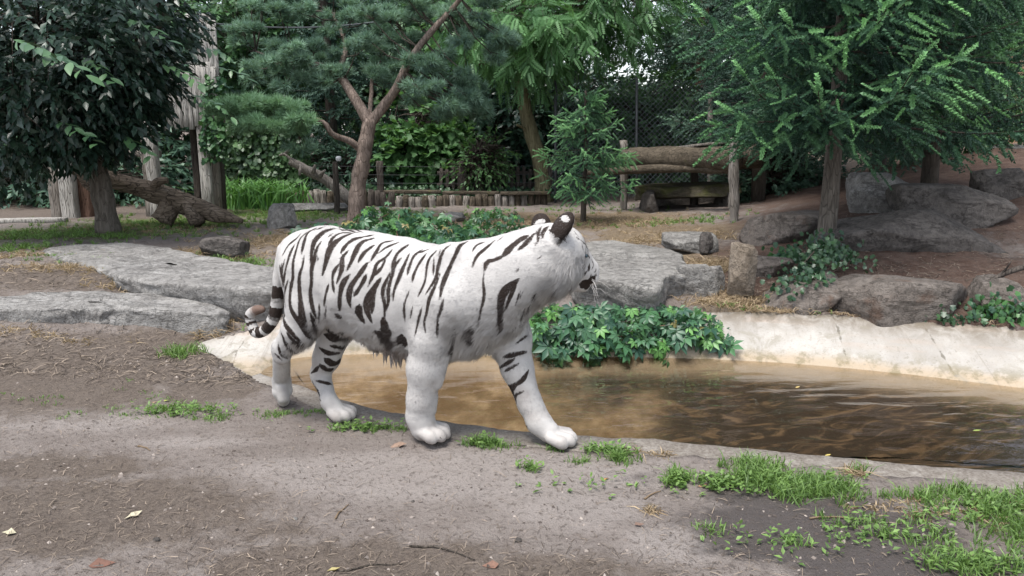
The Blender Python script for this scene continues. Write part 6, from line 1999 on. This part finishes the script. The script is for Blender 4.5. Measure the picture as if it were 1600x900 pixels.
patchy([(60, 368, .37, 1.6, .5, 2400, .09), (250, 352, .36, 1.5, .9, 2600, .08), (430, 335, .36, 1.3, 1.2, 2600, .08), (160, 405, .37, .8, .2, 500, .07), (330, 430, .38, .3, .15, 260, .08), (240, 415, .40, .3, .1, 200, .07), (600, 335, .35, 1.5, 1.0, 1500, .07), (1050, 350, .38, .9, .4, 900, .07), (380, 400, .36, .5, .2, 500, .09), (20, 390, .37, .6, .2, 500, .1),
        (900, 330, .36, 1.4, .8, 700, .06), (1180, 455, .36, .3, .15, 160, .07), (1330, 470, .36, .5, .1, 320, .06), (1540, 500, .30, .4, .1, 420, .09), (1250, 480, .26, .4, .05, 240, .05), (170, 318, .37, 1.2, .5, 500, .1)], mb, .004, .35, .5)
tag(mb.build('back_grass', M_GRASS), 'thin green grass on the ground behind the rocks', 'grass', kind='stuff')
mb = MB()
patchy([(1120, 415, .36, .35, .3, 1300, .13), (1150, 450, .34, .35, .18, 1100, .12), (1060, 375, .38, .6, .35, 1200, .12), (960, 350, .36, 1.0, .7, 1400, .11), (800, 345, .35, 1.3, .8, 1300, .11), (450, 378, .33, .6, .5, 900, .12), (330, 395, .36, .6, .3, 700, .12),
        (250, 360, .36, 1.2, .5, 800, .12), (390, 425, .40, .25, .12, 300, .10), (250, 430, .38, .5, .2, 700, .11), (120, 420, .37, .7, .25, 700, .10), (60, 400, .37, .6, .2, 400, .1), (1000, 705, 0, .10, .04, 260, .08), (1040, 712, 0, .08, .03, 160, .06), (1335, 748, 0, .03, .015, 80, .10), (1200, 475, .26, .5, .06, 500, .09), (1330, 478, .28, .5, .06, 500, .09), (1480, 500, .25, .6, .06, 500, .1), (1560, 805, 0, .3, .1, 160, .07),
        (330, 520, .08, .14, .06, 260, .12), (1420, 800, 0, .3, .12, 240, .05), (1000, 795, 0, .08, .03, 60, .06), (360, 500, .12, .12, .05, 140, .12), (60, 520, .17, .6, .08, 260, .08)], mb, .0028, .55, 1.3)
tag(mb.build('dry_grass', M_STRAW), 'dry straw-coloured grass lying over soil and stones', 'grass', kind='stuff')

# leaf litter, crumbs, twigs on the near soil
def scatter(r, n, u0, u1, v0, v1, dens=None):
    u, v = r.uniform(u0, u1, n), v0 + (v1 - v0) * r.random(n)
    P = np.array([PG(a, b, 0.0) for a, b in zip(u, v)])
    if dens is not None:
        P = P[r.random(n) < dens(P)]
    P = P[~in_poly(P[:, 0], P[:, 1], RRs)]
    P[:, 2] = ground_z(P[:, 0], P[:, 1])
    return P
litd = lambda P: np.clip(.10 + blob(P[:, 0], P[:, 1], LIT) + .8 * np.maximum(0, fbm(P * 3.5, 3, 71)), 0, 1)
P = scatter(r, 15000, -40, 1640, 545, 912, litd)
n = len(P)
mb = MB()
STRIP_V, STRIP_F = np.array([[0, -.5, 0], [0, .5, 0], [.5, .5, .10], [.5, -.5, .10], [1, .3, .02], [1, -.3, .02]]), np.array([[0, 3, 2], [0, 2, 1], [3, 5, 4], [3, 4, 2]])
X = np.c_[r.normal(0, 1, (n, 2)), r.normal(0, .12, n)]
L = r.uniform(.012, .05, n) * np.where(r.random(n) < .1, 1.8, 1)
inst(STRIP_V, STRIP_F, P + [0, 0, .003], X, np.tile([0, 0, 1.0], (n, 1)) + r.normal(0, .3, (n, 3)), np.stack([L, r.uniform(.0010, .003, n), L], 1), mb, tone=r.random(n) ** 2.0)
for (u0, u1, v0, v1, zz_, cnt) in ((-40, 460, 372, 520, .33, 9000), (1080, 1640, 372, 492, .40, 9000), (430, 1100, 318, 400, .34, 5000)):
    u, v = r.uniform(u0, u1, cnt), r.uniform(v0, v1, cnt)
    P = np.array([PG(a, b, zz_) for a, b in zip(u, v)])
    P = P[(fbm(P * 1.8, 3, 74) + r.uniform(-.4, .4, cnt)) > -.1]
    P = P[~in_poly(P[:, 0], P[:, 1], RRs)]
    P[:, 2] = ground_z(P[:, 0], P[:, 1]) + .004
    n = len(P)
    X = np.c_[r.normal(0, 1, (n, 2)), r.normal(0, .12, n)]
    L = r.uniform(.03, .09, n)
    inst(STRIP_V, STRIP_F, P, X, np.tile([0, 0, 1.0], (n, 1)) + r.normal(0, .3, (n, 3)), np.stack([L, r.uniform(.002, .006, n), L], 1), mb, tone=r.random(n) ** 1.5)
tag(mb.build('plant_litter', mat_leaf('plant_litter', (.050, .038, .030), (.27, .215, .165), .8, 0)), 'fine dry needles and stem bits strewn over the trodden soil', 'litter', kind='stuff')
P = scatter(r, 9000, -40, 1640, 560, 912, lambda P: np.clip(.35 + .6 * fbm(P * 2.5, 3, 73), 0, 1))
n = len(P)
CRV = np.array([[1, 0, 0], [-1, 0, 0], [0, 1, 0], [0, -1, 0], [.15, .1, .75]])
CRF = np.array([[0, 2, 4], [2, 1, 4], [1, 3, 4], [3, 0, 4]])
mb = MB()
inst(CRV, CRF, P, np.c_[r.normal(0, 1, (n, 2)), np.zeros(n)], np.tile([0, 0, 1.0], (n, 1)) + r.normal(0, .25, (n, 3)), (.0022 + .010 * r.random(n) ** 4)[:, None] * r.uniform(.6, 1.3, (n, 3)), mb, tone=r.random(n) ** 2.2)
tag(mb.build('soil_crumbs', mat_leaf('soil_crumbs', (.055, .043, .037), (.30, .26, .23), .9, 0)), 'soil crumbs and grit scattered on the trodden ground', 'grit', kind='stuff')
# fallen twigs that can be told apart
for i_, (u, v, ln_, az, lab) in enumerate(((745, 747 - 60, .14, .3, 'short pale twig by the near fore paw'), (215, 812, .0, 0, ''), (535, 800, .16, 1.4, 'curved pale bark strip on the soil'), (550, 820, .18, .2, 'dark forked twig lying on the soil'),
                                         (690, 865, .28, -.5, 'long thin twig pointing at the pond'), (580, 888, .22, .25, 'straight thin twig by the yellow leaf'), (1020, 775, .10, .7, 'short pale straw twig by the dry grass wisps'), (900, 880, .25, .1, 'thin bent twig on bare soil'), (60, 745, .30, .35, 'dark twig on the needle litter'),
                                         (225, 700, .11, -.7, 'short brown stick on the pale soil patch'), (80, 635, .2, .1, 'dark stick on the dirt slope'), (1310, 815, .22, -.1, 'long pale straw on the mud'))):
    if not lab or i_ in (3, 7, 8, 10): continue
    c = PG(u, v, 0)
    d = np.array([math.cos(az), math.sin(az) * .8, 0])
    q = np.array([c - d * ln_ / 2, c + np.array([-d[1], d[0], 0]) * ln_ * .08, c + d * ln_ / 2])
    q = catmull(q, 10)
    q[:, 2] = ground_z(q[:, 0], q[:, 1]) + .005
    mb = put_tube(MB(), q, np.linspace(.0045, .002, 10), 6, .001, i_)
    tag(mb.build('twig', M_STRAW if 'pale' in lab else M_BARKD), lab, 'twig')
FL_V = np.array([[0, 0, 0], [.25, .17, .05], [.6, .2, .08], [1, 0, .12], [.6, -.2, .07], [.25, -.17, .04], [.5, 0, -.01]])
FL_F = np.array([[0, 6, 1], [1, 6, 2], [2, 6, 3], [3, 6, 4], [4, 6, 5], [5, 6, 0]])
for i_, (u, v, s, az, col, lab) in enumerate(((195, 812, .085, 1.0, (.55, .50, .36), 'pale cream fallen leaf on the trodden soil'), (512, 892, .055, .2, (.42, .36, .16), 'yellow fallen leaf in the dark soil'), (1090, 764, .06, .3, (.45, .26, .15), 'tan fallen leaf beside the weeds'),
                                            (938, 750, .05, .2, (.50, .26, .08), 'orange fallen leaf near the rim grass'), (2, 832, .09, -.2, (.52, .48, .34), 'large cream fallen leaf on the litter'), (755, 886, .08, .1, (.22, .12, .085), 'curled brown fallen leaf on bare soil'),
                                            (255, 628, .05, .2, (.34, .38, .10), 'yellow-green fallen leaf above the grass tuft'), (140, 882, .11, .1, (.17, .085, .06), 'wide reddish-brown fallen leaf on the litter'), (235, 630, .05, 0, (.48, .34, .22), 'small buff fallen leaf next to the yellow-green one'), (160, 515, .05, 1.4, (.50, .30, .06), 'amber fallen leaf below the rock ledge'), (610, 700, .10, .05, (.28, .19, .14), 'flat orange-brown bark chip by the fore paw'), (990, 822, .05, .1, (.20, .13, .10), 'small dull brown fallen leaf on bare soil'))):
    c = PG(u, v, 0.0)
    c[2] = ground_z([c[0]], [c[1]])[0] + .004
    mb = MB()
    inst(FL_V, FL_F, np.zeros((1, 3)), np.array([[math.cos(az), math.sin(az), .02]]), np.array([[.1, -.2, 1.0]]), np.array([s * .8]), mb)
    mb.V[0] = mb.V[0] + np.random.default_rng(900 + i_).normal(0, s * .05, mb.V[0].shape)
    o = mb.build('fallen_leaf', mat_plain('fallen_leaf_%d' % i_, tuple(.75 * q for q in col), .7, .3, .45, 90))
    o.location = tuple(c)
    tag(o, lab, 'leaf')
for i_, (u, v, s, col, lab) in enumerate(((1520, 673, .045, (.20, .26, .06), 'small green leaf floating on the dark pond water'), (1289, 712, .035, (.42, .34, .10), 'small yellow leaf floating near the rim'), (1243, 606, .04, (.40, .30, .12), 'small tan leaf floating by the far pond wall'))):
    mb = MB()
    inst(FL_V, FL_F, np.zeros((1, 3)), np.array([[1, .3 * i_, 0]]), np.array([[0, 0, 1.0]]), np.array([s]), mb)
    o = mb.build('floating_leaf', mat_plain('floating_leaf_%d' % i_, col, .5, .4, .3, 60))
    o.location = tuple(PG(u, v, WZ + .002))
    tag(o, lab, 'leaf')
for i_, (u, v, s, lab) in enumerate(((245, 905 - 60, .03, 'dark soil lump on the litter'), (810, 843, .032, 'dark clod on bare soil'), (962, 762, .018, 'small dark pebble beside the weeds'), (1170, 873, .022, 'black pebble on the mud'), (462, 812, .02, 'small pale pebble on bare soil'), (645, 782, .016, 'small dark pebble on smooth soil'))):
    c = PG(u, v, 0)
    c[2] = ground_z([c[0]], [c[1]])[0] + s * .15
    boulder('pebble', c, (s, s * .8, s * .6), lab, M_SLAB if 'pale' in lab else M_DARK, 700 + i_, nuv=(14, 9), cat='pebble')

GROUPS = {'fallen_leaf': 'leaves fallen on the soil', 'floating_leaf': 'leaves floating on the pond', 'twig': 'twigs on the soil', 'pebble': 'pebbles and clods on the soil', 'stone': 'loose stones around the enclosure',
          'bank_rock': 'rocks on the pond bank', 'mound_boulder': 'boulders on the mound', 'conifer_tree': 'conifers in the back row', 'spruce_tree': 'spruces on and behind the mound', 'evergreen_tree': 'tall trees far behind',
          'laurel_tree': 'laurels behind the fence', 'undergrowth_shrub': 'low shrubs behind the fences', 'creeper': 'creepers around the pond', 'cable': 'overhead cables', 'roadside_tree': 'leafy trees behind the pine', 'side_rock': 'rocks beside the flat boulder', 'ivy': 'ivy patches'}
for o in COL.objects:
    g_ = GROUPS.get(o.name.split('.')[0])
    if g_ and o.parent is None and 'label' in o: o['group'] = g_

# ------------------------------------------------------------------ tidy: origins at the things themselves
for o in list(COL.objects):
    if o.type == 'MESH' and o.parent is None and o.location.length < 1e-6 and o.get('kind') != 'structure':
        me = o.data
        n = len(me.vertices)
        a = np.empty(n * 3, np.float32)
        me.vertices.foreach_get('co', a)
        a = a.reshape(-1, 3)
        c = np.array([a[:, 0].mean(), a[:, 1].mean(), a[:, 2].min()])
        me.vertices.foreach_set('co', (a - c).astype(np.float32).ravel())
        me.update()
        o.location = tuple(float(q) for q in c)
